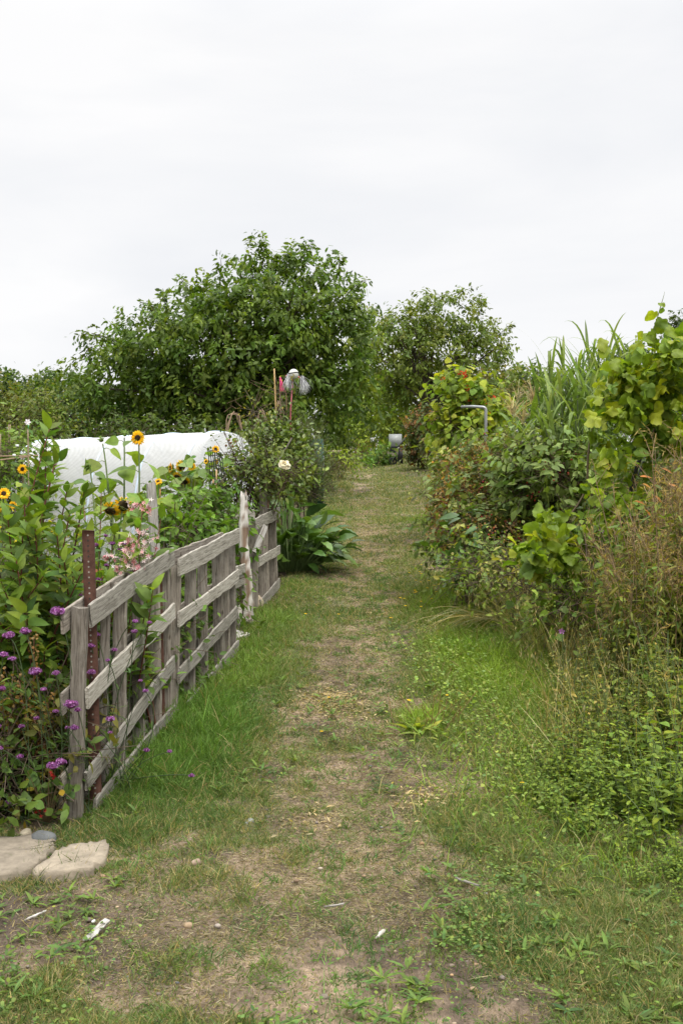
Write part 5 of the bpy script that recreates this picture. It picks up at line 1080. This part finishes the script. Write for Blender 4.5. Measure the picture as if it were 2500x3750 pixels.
    for i, (px, py, d) in enumerate(fl):
        p = thing('mallow_flower', 'single mauve mallow flower on a thin stem among the right bank weeds', 'flower', base(px, d), 'mauve mallow flowers on the right bank'); c = at(px, py, d); ms = MB(); b0 = base(px, d); ms.tube(bez(b0, (b0+c)/2+A3(.02, 0, .05), c, 6), .0025, 4, (.09, .13, .05), False); ms.build('stem', STEM, p)
        m = MB(); m.leaves(T_STAR, [c, c], [A3(1, .2, .3), A3(.4, .1, 1)], [A3(0, -1, .6)]*2, [.05 if i < 4 else .035]*2, tint(rng, 2, (.42, .20, .45), .1, .03)); m.build('petals', PETAL, p)
    bush('bindweed', 'bindweed with heart shaped green leaves twining over the dry tangle below the vine', 'plant', base(2250, 7.2), [lump(2180, 2050, 7.4, 90, 130, .2), lump(2300, 2180, 6.9, 100, 90, .2), lump(2120, 2200, 7.2, 90, 80, .2), lump(2380, 1980, 7.2, 90, 120, .2), lump(2030, 2150, 7.6, 70, 60, .2)], 130, 5, leaf_t(.8, 4, .15, .2, .3), .065, [(.11, .18, .04), (.14, .21, .045), (.09, .15, .035)], droop=.7, tw=.2)
    # orange-brown dying leaves
    p = thing('dried_dock', 'drying dock with rust orange leaves standing amid the right bank weeds', 'weed', base(2370, 7.0)); ms, ml = MB(), MB(); b0 = base(2370, 7.0); pts = bez(b0, at(2380, 2000, 7), at(2400, 1700, 7), 10); ms.tube(pts, .0035, 5, (.2, .10, .05), False)
    for px, py, dx, dz in ((2340, 1745, 1, .1), (2350, 1770, 1, -.4), (2440, 1775, .9, .0), (2395, 1815, .7, -.5), (2320, 1835, 1, -.1), (2360, 1865, .6, -.6), (2420, 1715, .8, -.2)): ml.leaves(leaf_t(.25, 5, .3, .3), [at(px, py, 6.95)], [A3(dx, -.1, dz)], [A3(0, -.7, .7)], [.085], tint(rng, 1, [(.36, .18, .06), (.30, .13, .05)]))
    ms.build('stem', STEM, p); ml.build('foliage', LEAF, p)
    # dry grasses
    m = MB(); n = 1100; y = rng.uniform(5.2, 9.8, n); x = np.array([redge(q) for q in y])+np.abs(rng.normal(0, .6, n))+.1; k = x < y*.36+.2; x, y = x[k], y[k]; n = len(x); D = rng.normal(0, .3, (n, 3)); D[:, 2] = 1; D[:, 0] -= .12
    P = np.stack([x, y, G0(x, y)], -1); L = rng.uniform(.35, .95, n)*np.clip(.5+.5*(x-1), .5, 1.2); C = tint(rng, n, [(.36, .27, .14), (.44, .35, .2), (.28, .2, .1), (.2, .2, .07)], .18, .05)
    tips = m.ribbons(P, D, L, .0045, rng.uniform(.05, .5, n), C, 5, rng=rng)
    n2 = 900; y2 = rng.uniform(7.6, 10.2, n2); x2 = np.array([redge(q) for q in y2])+np.abs(rng.normal(0, .32, n2))-.12; D2 = rng.normal(0, .3, (n2, 3)); D2[:, 2] = 1; D2[:, 0] -= .2
    tips2 = m.ribbons(np.stack([x2, y2, G0(x2, y2)], -1), D2, rng.uniform(.3, .8, n2), .0048, rng.uniform(.1, .7, n2), tint(rng, n2, [(.40, .32, .17), (.46, .38, .22), (.18, .22, .07), (.24, .24, .09)], .18, .05), 5, rng=rng)
    tips = np.concatenate([tips, tips2]); n = len(tips)
    h = tips[rng.uniform(0, 1, n) < .5]; q = np.repeat(h, 8, 0)+rng.normal(0, .008, (len(h)*8, 3))-UP*rng.uniform(0, .12, (len(h)*8, 1)); m.leaves(T_NEED, q, rdir(rng, len(q))*.5+UP, rdir(rng, len(q)), rng.uniform(.02, .04, len(q)), tint(rng, len(q), [(.46, .37, .22), (.38, .29, .17)], .15))
    o = m.build('dry_grass', GRASSM); tag(o, kind='stuff')
    p = thing('dry_grass_tuft', 'bleached grass tuft flopping from the bramble foot onto the path', 'grass tuft', base(1790, 9.2)); m = MB(); n = 110; P = np.tile(base(1800, 9.1), (n, 1))+rng.normal(0, .07, (n, 3))*A3(1.4, 1, .2)+UP*.1; D = nrm(rng.normal(0, .22, (n, 3))+A3(-1, -.25, .42)); tp = m.ribbons(P, D, rng.uniform(.4, .75, n), .006, rng.uniform(.5, 1.1, n), tint(rng, n, [(.46, .38, .22), (.38, .32, .16)], .15), 6, rng=rng)
    q = np.repeat(tp, 6, 0)+rng.normal(0, .008, (n*6, 3)); m.leaves(T_NEED, q, rdir(rng, len(q)), rdir(rng, len(q)), np.full(len(q), .03), tint(rng, len(q), (.5, .42, .28))); m.build('blades', GRASSM, p)
    # tall green grass at the path edge below the weeds
    m = MB(); n = 9000; y = rng.uniform(4.0, 11.5, n); x = np.array([redge(q) for q in y])+rng.normal(0.05, .28, n); P = np.stack([x, y, G0(x, y)-.01], -1); D = rng.normal(0, .5, (n, 3)); D[:, 2] = 1.2
    m.ribbons(P, D, rng.uniform(.08, .28, n)*np.interp(y, [4, 6, 9], [.6, .9, 1.1]), .0048, rng.uniform(.3, 1.0, n), tint(rng, n, [(.16, .24, .045), (.19, .27, .055), (.13, .19, .045), (.27, .22, .11)], .2), 4, rng=rng); tag(m.build('edge_grass', GRASSM), kind='stuff')
    m = MB(); n = 5200; y = rng.uniform(4.9, 12.2, n); x = np.array([fx(q) if q < 11.3 else -.75 for q in y])+rng.normal(.19, .09, n); P = np.stack([x, y, G0(x, y)-.01], -1); D = rng.normal(0, .5, (n, 3)); D[:, 2] = 1.2
    m.ribbons(P, D, rng.uniform(.04, .12, n), .0042, rng.uniform(.3, 1.0, n), tint(rng, n, [(.11, .19, .035), (.13, .215, .04), (.09, .145, .035), (.27, .22, .11)], .2), 4, rng=rng); tag(m.build('fence_grass', GRASSM), kind='stuff')
    # broad low leaves on the lush right verge
    m = MB(); n = 3600; c = np.array([gp(1760, 2420), gp(1620, 2400), gp(1850, 2560), gp(1900, 2440), gp(1830, 2680), gp(1980, 2800), gp(1720, 2560), gp(1900, 2900)]); k = rng.integers(0, 8, n); P = c[k]+rng.normal(0, 1, (n, 3))*A3(.24, .45, 0); P[:, 2] = G0(P[:, 0], P[:, 1])+rng.uniform(.03, .11, n); D = rng.normal(0, 1, (n, 3)); D[:, 2] = rng.uniform(-.2, .4, n)
    m.leaves(leaf_t(.8, 4, .15, .2), P, D, UP+rng.normal(0, .35, (n, 3)), rng.uniform(.011, .032, n), tint(rng, n, [(.12, .19, .045), (.15, .22, .055), (.17, .22, .08)], .18)); tag(m.build('creeping_weed', LEAF), kind='stuff')
right_weeds()

def hawkweeds():
    rng = RNG('hawk'); spots = [(1476, 2192), (1468, 2212), (1540, 2110), (1552, 2150), (1560, 2165), (1520, 2130), (1590, 2160), (1588, 2180), (1575, 2187), (1600, 2145), (1512, 2180), (1535, 2100), (1497, 2095), (1430, 2268), (1610, 2120), (1480, 2237), (1578, 2200), (1545, 2235), (1505, 2175), (1548, 2070), (1590, 2172), (1530, 2190), (1550, 2205), (1600, 2172), (1570, 2140),
        (1122, 2268), (1243, 2252), (1492, 2578), (1634, 2590), (1490, 2612), (1180, 2700), (1918, 2918), (1215, 2600)]
    for i, (px, py) in enumerate(spots):
        g = gp(px, py+22); h = rng.uniform(.06, .13); c = g+A3(rng.normal(0, .015), 0, h)
        p = thing('hawkweed_flower', 'little yellow hawkweed flower on a thin stem in the path turf', 'flower', g, 'yellow hawkweed flowers dotting the path'); ms = MB(); ms.tube(bez(g, (g+c)/2, c, 4), .0016, 4, (.10, .14, .05), False); ms.build('stem', STEM, p)
        m = MB(); n = 12; a = np.arange(n)/n*6.283; D = np.stack([np.cos(a), np.sin(a)*.9-.1, np.full(n, .35)], -1); m.leaves(leaf_t(.4, 2, .1, .1), np.tile(c, (n, 1)), D, np.tile(A3(0, -.5, 1), (n, 1)), np.full(n, .0125*(1+.3*(py < 2300))), tint(rng, n, (.80, .52, .01), .08, .02)); m.build('petals', PETAL, p)
    p = thing('dandelion_clump', 'leafy dandelion clump with yellow flowers and rusty stalks beside the worn path', 'weed', gp(1560, 2670)); ml, ms = MB(), MB(); b0 = gp(1560, 2670)
    n = 60; a = rng.uniform(0, 6.28, n); D = np.stack([np.cos(a), np.sin(a), rng.uniform(.3, 1.2, n)], -1); ml.leaves(leaf_t(.26, 5, .2, .35), b0+np.stack([rng.normal(0, .09, n), rng.normal(0, .13, n), np.zeros(n)], -1), D, UP+rng.normal(0, .2, (n, 3)), rng.uniform(.08, .15, n), tint(rng, n, [(.11, .19, .035), (.14, .21, .045), (.2, .22, .05)]))
    for k in range(16): b = b0+A3(rng.normal(0, .08), rng.normal(0, .1), 0); e = b+A3(rng.normal(.03, .06), rng.normal(0, .05), rng.uniform(.1, .22)); ms.tube(bez(b, (b+e)/2, e, 4), .002, 4, (.2, .12, .05), False); ml.leaves(T_NEED, np.tile(e, (5, 1)), rdir(rng, 5)+UP, rdir(rng, 5), np.full(5, .02), tint(rng, 5, (.22, .13, .06)))
    ms.build('stalks', STEM, p); ml.build('foliage', LEAF, p)
hawkweeds()
# ------------------------------------------------------------------ big trees and the far end of the path
def limb_tree(name, label, base_px, d, lumps, ncl, per, tm, size, col, trunk_r, fork, group=None, droop=.6, tw=.45, nlimb=30, shell=.55, v=.22, shoots=(), upn=.9, rough=.18):
    rng = RNG(label); b0 = base(base_px, d); p = thing(name, label, 'tree', b0, group); ml, mt = MB(), MB()
    c, a, tl = cluster_foliage(ml, rng, lumps, ncl, per, tm, size, col, shell, droop, tw, v=v, ms=mt if size < .16 else None, twcol=(.075, .06, .045), upn=upn, rough=rough)
    top = A3(b0[0]+rng.normal(0, .1), d, b0[2]+fork); mt.tube(bez(b0-UP*.1, (b0+top)/2+A3(.08, 0, 0), top, 8), np.linspace(trunk_r*1.25, trunk_r*.8, 8), 10, (.085, .07, .055))
    k = min(nlimb, len(c))
    for i in rng.choice(len(c), k, False):
        e = c[i]; m1 = top*.45+e*.55+UP*abs(rng.normal(0, .3)); pts = bez(top-UP*rng.uniform(0, .3)*fork, m1, e, 9); mt.tube(pts+rng.normal(0, .02, pts.shape), np.linspace(trunk_r*.45, .012, 9), 6, (.08, .065, .05), False)
    for (p0, p1, n) in shoots:
        q0, q1 = at(*p0), at(*p1); pts = bez(q0, (q0+q1)/2+A3(rng.normal(0, .15), 0, .1), q1, 8); mt.tube(pts, np.linspace(.02, .004, 8), 4, (.08, .065, .05), False)
        t = rng.uniform(0, 1, n)**.8*7; j = np.minimum(t.astype(int), 6); P = pts[j]+(pts[j+1]-pts[j])*(t-j)[:, None]; D = rng.normal(0, 1, (n, 3))*A3(1, .8, .5); D[:, 2] -= droop*.5
        ml.leaves(tm, P+nrm(D)*.07*rng.uniform(.2, 1.6, (n, 1)), D, UP+rng.normal(0, .5, (n, 3)), size*rng.uniform(.6, 1.15, n), tint(rng, n, col, v))
    mt.build('trunk', BARK, p); ml.build('crown', LEAF, p); return p
WAL = [(.066, .115, .026), (.085, .14, .03), (.055, .095, .024), (.115, .165, .04)]
d = 26.0
L1 = [lump(*q) for q in ((850, 1290, d, 330, 230, 2.2), (1060, 1160, d-.3, 200, 190, 1.7), (660, 1300, d, 220, 160, 1.7), (430, 1370, d, 140, 120, 1.1), (950, 1040, d, 120, 90, 1.0), (1120, 985, d, 70, 65, .7), (1220, 1085, d, 90, 90, .9), (1260, 1280, d-.4, 85, 190, 1.2),
    (500, 1440, d+.2, 180, 110, 1.2), (800, 1450, d-.6, 280, 120, 1.3), (1120, 1480, d-.3, 150, 130, 1.2), (345, 1250, d, 45, 35, .5), (740, 1120, d, 90, 70, .9), (1330, 1190, d, 40, 60, .6), (1000, 1350, d-1.0, 220, 170, 1.2), (1180, 1590, d-.5, 60, 80, .5), (420, 1490, d+.5, 110, 70, .8), (700, 1540, d-.3, 200, 60, .9), (960, 970, d, 60, 60, .5), (1310, 1400, d-.5, 60, 130, .7), (940, 1180, d-1.2, 250, 130, .9), (560, 1270, d-.9, 130, 80, .9))]
SH1 = [((950, 1000, d), (952, 868, d), 80), ((1110, 980, d), (1122, 878, d), 80), ((1225, 1030, d), (1238, 928, d), 60), ((800, 1060, d), (806, 942, d), 50), ((700, 1080, d), (655, 1008, d), 45), ((560, 1140, d), (520, 1108, d), 40), ((420, 1260, d), (298, 1222, d), 55), ((480, 1230, d), (402, 1188, d), 45), ((1270, 1080, d), (1350, 1022, d), 50), ((1250, 1180, d), (1330, 1120, d), 40), ((340, 1270, d), (310, 1320, d), 30), ((1050, 1010, d), (1055, 920, d), 40), ((900, 1010, d), (895, 930, d), 40), ((1000, 990, d), (1010, 930, d), 40), ((620, 1130, d), (600, 1060, d), 40)]
limb_tree('walnut_tree', 'largest broad walnut tree with dark drooping leaves left of the path end', 880, d, L1, 2500, 15, T_WALN, .165, WAL, .2, 2.2, None, .75, .55, 60, .5, .26, SH1, rough=.24)
d = 44.0
L2 = [lump(*q) for q in ((1450, 1300, d, 160, 130, 2.2), (1600, 1290, d, 150, 120, 2.0), (1560, 1170, d, 100, 80, 1.4), (1660, 1130, d, 60, 60, .9), (1740, 1180, d, 45, 70, .8), (1760, 1310, d, 90, 90, 1.3), (1800, 1250, d, 50, 40, .7), (1400, 1370, d+3, 110, 110, 1.6), (1560, 1400, d+2, 160, 90, 1.8), (1720, 1420, d, 120, 90, 1.5), (1380, 1230, d, 70, 80, .9), (1830, 1380, d, 60, 50, .8), (1490, 1210, d, 70, 60, .9))]
SH2 = [((1660, 1120, d), (1692, 1050, d), 50), ((1740, 1170, d), (1760, 1098, d), 60), ((1790, 1260, d), (1872, 1185, d), 80), ((1560, 1120, d), (1570, 1092, d), 30), ((1490, 1180, d), (1480, 1130, d), 30), ((1820, 1330, d), (1850, 1270, d), 40), ((1420, 1200, d), (1400, 1150, d), 30), ((1700, 1130, d), (1625, 1070, d), 30)]
limb_tree('walnut_tree', 'lighter loose-crowned walnut tree to the right behind the path end', 1560, d, L2, 1350, 14, T_WALN, .20, [(.095, .14, .036), (.12, .165, .045), (.08, .115, .034), (.15, .18, .06)], .2, 2.6, None, .8, .7, 34, .5, .22, SH2)
YGR = [(.17, .235, .045), (.20, .26, .05), (.14, .20, .045)]
def far_bush(name, label, cat, px, d, lumps, ncl, per, size, col, group=None, tm=T_SM, **kw): return bush(name, label, cat, base(px, d), [lump(a, b, d+o, rx, ry) for (a, b, o, rx, ry) in lumps], ncl, per, tm, size, col, group=group, stems=6, tw=.5, **kw)
far_bush('vine_bush', 'pale yellow green vine bush spilling toward the path behind the wheelbarrow', 'bush', 1400, 44, [(1370, 1600, 0, 45, 70), (1420, 1570, 0, 60, 50), (1470, 1560, .5, 50, 40), (1360, 1660, -.5, 30, 30), (1440, 1655, -3, 22, 20), (1400, 1500, 1, 60, 40)], 260, 9, .19, YGR)
far_bush('hedge', 'leafy hedge far behind the white tank and wheelbarrow', 'hedge', 1520, 60, [(1440, 1560, 0, 70, 60), (1540, 1560, 0, 80, 70), (1640, 1550, 0, 70, 70), (1480, 1620, 0, 80, 40), (1600, 1620, 0, 80, 40)], 420, 9, .28, [(.06, .10, .03), (.075, .12, .035)])
far_bush('leafy_bush', 'round bright green bush under the right walnut tree', 'bush', 1330, 52, [(1330, 1520, 0, 50, 60), (1310, 1570, 0, 45, 50), (1380, 1480, 0, 60, 40)], 200, 9, .22, [(.13, .20, .045), (.16, .22, .05)])
far_bush('shade_bush', 'dark bush closing the gap between both walnut trees', 'bush', 1255, 58, [(1250, 1560, 0, 45, 80), (1290, 1480, 0, 70, 80), (1240, 1460, 0, 60, 70), (1310, 1600, 0, 40, 50), (1350, 1420, 1, 90, 70)], 330, 9, .26, [(.05, .085, .028), (.065, .105, .03)])
far_bush('comfrey_plant', 'low rich green leafy plant at the nose of the wheelbarrow', 'plant', 1385, 38.5, [(1380, 1682, 0, 26, 22), (1402, 1662, 0, 18, 22)], 60, 8, .2, [(.07, .135, .03), (.09, .165, .035)])
far_bush('leafy_bush', 'small yellow green bush by the wooden bench', 'bush', 1245, 31, [(1230, 1680, 0, 28, 18), (1262, 1692, 0, 25, 14), (1215, 1670, 0, 14, 18)], 80, 8, .12, YGR)
far_bush('leafy_bush', 'mid green bushes crowding behind the wooden bench', 'bush', 1210, 46, [(1205, 1600, 0, 45, 50), (1240, 1630, 0, 30, 30)], 140, 9, .2, [(.08, .125, .035), (.11, .16, .04)])
far_bush('dried_heap', 'brown heap of pulled dry stalks left of the wooden bench', 'heap', 1200, 26, [(1200, 1712, 0, 36, 18), (1180, 1725, 0, 24, 14)], 130, 10, .12, [(.16, .11, .06), (.22, .16, .09), (.10, .10, .04)], tm=T_NEED)
far_bush('dry_weeds', 'tawny dry weeds at the bend of the path', 'weed', 1325, 50, [(1315, 1640, 0, 40, 14), (1345, 1655, 0, 22, 14)], 60, 9, .16, [(.2, .14, .06), (.13, .13, .05)], tm=T_LONG)
b = MB(); c = base(1155, 22.5); hh = Z(1610, 22.5)-c[2]
for i in range(9): b.box(c+A3(-.16+i*.04, (.006 if i % 2 else 0), hh/2), (.019, .25, hh/2), (.012, .06, .045))
tag(b.build('metal_shed', PLASTIC), 'dark green corrugated metal bin under the big walnut tree', 'shed')
b = MB(); c = base(1178, 22.8); b.box(c+A3(0, .1, .55), (.05, .02, .55), (.25, .26, .28)); tag(b.build('grey_panel', PLASTIC), 'grey upright panel right of the green metal bin', 'panel')
b = MB(); c = at(1143, 1705, 21.5); b.add([c+A3(-.02, 0, .1), c+A3(.06, 0, -.02), c+A3(.05, .01, -.07), c+A3(-.04, .01, -.06), c+A3(-.0, -.03, 0)], [[0, 4, 1], [1, 4, 2], [2, 4, 3], [3, 4, 0]], None, (.55, .13, .07)); tag(b.build('cloth_scrap', CLOTH), 'orange red cloth scrap hanging before the green metal bin', 'cloth')
def bench():
    d = 32; p = thing('bench', 'rough plank bench on thin legs at the far left of the path', 'bench', base(1217, d)); a, e = at(1186, 1653, d), at(1250, 1655, d); b = MB(); n = 2
    b.box((a+e)/2, ((e-a)[0]/2, .16, .045), (.30, .25, .18)); b.build('seat', BARK, p)
    for px, w in ((1194, .05), (1203, .05), (1240, .03)):
        g = base(px, d+.03); m = MB(); t = at(px, 1659, d+.03); m.box((g+t)/2, (w, .05, (t-g)[2]/2), (.24, .2, .15)); m.build('leg', BARK, p)
bench()
def barrow():
    d = 38.0; k = d/F; b0 = gp(1438, 1704); d = b0[1]; k = d/F; p = thing('wheelbarrow', 'black wheelbarrow tipped upright on its wheel with orange handle ends', 'wheelbarrow', b0)
    c = A3(X(1438, d), d, b0[2]+15*k); r = 15*k; m = MB(); th = np.linspace(0, 2*math.pi, 25)
    m.tube([c+A3(math.cos(t)*r*.8, -.02, math.sin(t)*r*.8) for t in th], r*.22, 8, (.012, .012, .013), False); w = m.build('wheel', PLASTIC, p, True)
    m = MB(); m.tube([c+A3(0, -.05, 0), c+A3(0, .05, 0)], r*.25, 8, (.10, .10, .10))
    for t in th[:-1:3]: m.tube([c-A3(0, .02, 0), c+A3(math.cos(t)*r*.7, -.02, math.sin(t)*r*.7)], .012, 4, (.12, .12, .12))
    m.build('rim', METAL, w); m = MB(); V = []
    for (px, py, hw) in ((1454, 1688, .18), (1460, 1640, .27), (1472, 1630, .30), (1474, 1700, .20), (1466, 1696, .17), (1468, 1640, .25)): V += [at(px, py, d)+A3(0, -hw, 0), at(px, py, d)+A3(0, hw, 0)]
    m.add(V, None, [[0, 1, 3, 2], [2, 3, 5, 4], [4, 5, 7, 6], [6, 7, 1, 0], [0, 2, 4, 6], [1, 7, 5, 3]], (.018, .018, .02)); m.build('tray', PLASTIC, p)
    for dy in (-.25, .25):
        o = A3(0, dy, 0); pts = np.array([c+o*.4, at(1452, 1668, d)+o*.6, at(1446, 1655, d)+o*.8, at(1430, 1648, d)+o, at(1432, 1637, d)+o, at(1455, 1637, d)+o, at(1470, 1622, d)+o, at(1484, 1602, d)+o]); m = MB(); m.tube(pts, .03, 7, (.015, .015, .017)); h = m.build('handle', PLASTIC, p, True)
        m = MB(); m.tube([at(1483, 1603, d)+o, at(1487, 1594, d)+o], .038, 7, (.55, .25, .04)); m.build('grip', PLASTIC, h)
barrow()
b = MB(); c = base(1446, 43); b.box(A3(c[0], 43, Z(1612, 43)), (.27, .30, .24), (.29, .31, .31)); b.box(A3(c[0], 43, Z(1612, 43)-.36), (.36, .36, .03), (.4, .4, .4)); b.box(A3(c[0], 43.1, (c[2]+Z(1644, 43))/2), (.3, .3, (Z(1644, 43)-c[2])/2), (.4, .35, .27)); tag(b.build('water_tank', PLASTIC), 'whitish water tank on a pale stand behind the wheelbarrow', 'tank')

# left background: bean canes, pinwheel, hedge trees
FARC = [(.045, .08, .028), (.06, .10, .032), (.075, .115, .035)]
def ftree(label, px, d, lumps, ncl, size, col, name='tree', fork=1.6, group='far trees behind the plots', cat=None, droop=.3):
    return limb_tree(name, label, px, d, [lump(a, b, d, rx, ry) for (a, b, rx, ry) in lumps], ncl, 11, T_SM, size, col, .14, fork, group, droop, .8, 14, .6, .2)
ftree('dark dense tree on the far left skyline next to the walnut', 330, 48, [(330, 1500, 110, 90), (250, 1480, 80, 80), (400, 1540, 100, 80), (290, 1570, 130, 60), (200, 1540, 70, 70)], 560, .28, FARC)
ftree('round dark tree rising highest on the far left skyline', 215, 75, [(215, 1425, 65, 60), (170, 1470, 60, 60), (260, 1470, 50, 50)], 330, .40, [(.06, .10, .035), (.08, .12, .04)])
ftree('deep green rounded tree left of the highest one', 128, 72, [(128, 1440, 50, 50), (90, 1480, 60, 50), (150, 1500, 60, 50)], 300, .38, [(.035, .07, .025), (.05, .085, .03)])
ftree('small dark tree cut by the left picture edge', 15, 70, [(15, 1410, 35, 45), (-20, 1460, 60, 60), (40, 1480, 50, 50)], 260, .36, [(.045, .08, .03), (.06, .10, .035)])
ftree('olive leaning pear tree in the left plots', 60, 30, [(60, 1500, 50, 60), (30, 1560, 70, 60), (110, 1560, 50, 70), (75, 1450, 25, 30)], 260, .16, [(.09, .115, .035), (.10, .13, .04), (.12, .12, .05)], 'pear_tree')
ftree('slender bright apple tree behind the pinwheel stick', 150, 24, [(150, 1560, 45, 80), (180, 1600, 40, 60), (120, 1620, 50, 60)], 260, .12, [(.085, .14, .035), (.11, .16, .04), (.12, .14, .05)], 'apple_tree')
far_bush('hedge', 'dark clipped hedge behind the white tunnel', 'hedge', 420, 22, [(360, 1600, 0, 110, 60), (470, 1600, 0, 80, 50), (560, 1590, 0, 90, 50), (680, 1590, 0, 90, 50), (780, 1600, 0, 70, 60), (-250, 1600, 4, 140, 90), (-520, 1590, 5, 160, 100), (-850, 1600, 5, 190, 100), (-1200, 1590, 5, 200, 110)], 900, 9, .13, FARC)
for i, (px, lb) in enumerate(((-10, 'climbing bean row at the far left edge of the plots'), (60, 'bean row in the left plots below the pear tree'), (130, 'bean row nearest the white tunnel end'), (30, 'lower front bean row beside the far left sunflower'))):
    d = (19, 18, 17, 13)[i]; far_bush('bean_row', lb, 'bean plant', px, d, [(px, 1680, 0, 60, 70), (px+30, 1740, -.3, 60, 60), (px-20, 1770, -.5, 60, 60)], 170, 8, .10, [(.09, .155, .035), (.12, .18, .045), (.07, .12, .03)], 'bean rows in the left plots')
for i, (a, b_, dd) in enumerate((((112, None), (103, 1570), 12.0), ((36, None), (36, 1555), 14.0), ((5, None), (3, 1590), 13.0), ((60, None), (54, 1640), 13.5), ((88, None), (84, 1670), 12.5))):
    cane(['pinwheel cane at the left plots', 'thick grey cane left of the pinwheel', 'thin cane at the very left edge of the plots', 'short cane between the pinwheel and the thick grey cane', 'short cane next to the pinwheel cane'][i], a, b_, dd, (.008, .018, .008, .007, .007)[i], (.26, .2, .13))
cane('upper of two horizontal bean canes tied left of the tunnel', (-40, 1672), (140, 1668), 12.2, .009, (.28, .2, .13)); cane('lower horizontal bean cane drooping to the left edge', (-60, 1692), (110, 1672), 12.15, .009, (.28, .2, .13))
p = thing('pinwheel', 'white paper pinwheel on a green stem above the left plots', 'pinwheel', at(104, 1560, 12)); m = MB(); m.tube([at(104, 1572, 12), at(105, 1550, 12)], .006, 5, (.12, .45, .2)); m.build('stick', PLASTIC, p); m = MB(); c = at(103, 1546, 11.96)
for k in range(6): a = k*1.047; m.leaves(leaf_t(.7, 3, .5, .2), [c], [A3(math.cos(a), -.2, math.sin(a))], [A3(.3, -1, .2)], [.042], (.8, .76, .78))
m.build('blades', PETAL, p)
for i, (px, py) in enumerate(((64, 1632), (53, 1667), (115, 1662))): b = MB(); b.box(at(px, py, 12.05), (.018, .004, .014), (.7, .72, .72)); tag(b.build('plastic_clip', PLASTIC), 'white plastic clip tied on the bean canes left of the tunnel', 'clip', 'white clips on the bean canes')
b = MB(); c = at(112, 1690, 13.9); b.tube([c-A3(0, 0, .5), c, c+A3(0, 0, .03)], [.12, .13, .1], 12, (.72, .73, .72)); tag(b.build('plastic_drum', PLASTIC, None, True), 'translucent white plastic drum peeking behind the tunnel end', 'drum')

# right background
ftree('dark conifer-like tree at the right picture edge', 2520, 50, [(2500, 1230, 40, 60), (2530, 1300, 60, 80), (2480, 1330, 40, 50)], 300, .26, [(.035, .06, .028), (.05, .075, .035)])
ftree('far bushy tree over the maize tops', 1960, 62, [(1945, 1385, 55, 35), (1900, 1420, 50, 40), (2000, 1430, 60, 40)], 260, .32, FARC)
ftree('far low tree line between the maize and the vine', 2180, 66, [(2100, 1430, 90, 40), (2230, 1400, 90, 60), (2330, 1350, 70, 70), (2400, 1400, 80, 70), (2480, 1420, 80, 60)], 520, .34, FARC)
ftree('olive tree behind the runner beans', 1850, 40, [(1830, 1450, 60, 60), (1890, 1460, 50, 50), (1780, 1480, 60, 60)], 300, .22, [(.08, .115, .035), (.10, .135, .04), (.15, .13, .06)])
far_bush('hedge', 'mixed hedge behind the brambles and reeds', 'hedge', 2100, 17, [(1850, 1560, 0, 90, 80), (1980, 1560, 0, 90, 80), (2120, 1560, 0, 100, 90), (2260, 1560, 0, 100, 90), (2400, 1560, 0, 100, 90), (2520, 1560, 0, 90, 90), (2680, 1560, 0, 110, 100), (2880, 1560, 0, 130, 100), (3120, 1560, 0, 150, 110)], 900, 9, .11, [(.06, .10, .03), (.08, .125, .035)])
ftree('broad tree closing the view far beyond the path', 1250, 85, [(1250, 1450, 120, 90), (1380, 1560, 120, 70), (1520, 1560, 110, 70), (1250, 1580, 100, 60), (1400, 1430, 120, 80), (1120, 1470, 100, 80), (1550, 1450, 110, 80), (980, 1500, 110, 70)], 760, .45, FARC)
ftree('hazy tree filling behind the large walnut', 700, 80, [(560, 1500, 110, 60), (700, 1500, 120, 60), (850, 1500, 120, 60)], 320, .45, FARC)
bpy.context.view_layer.update()
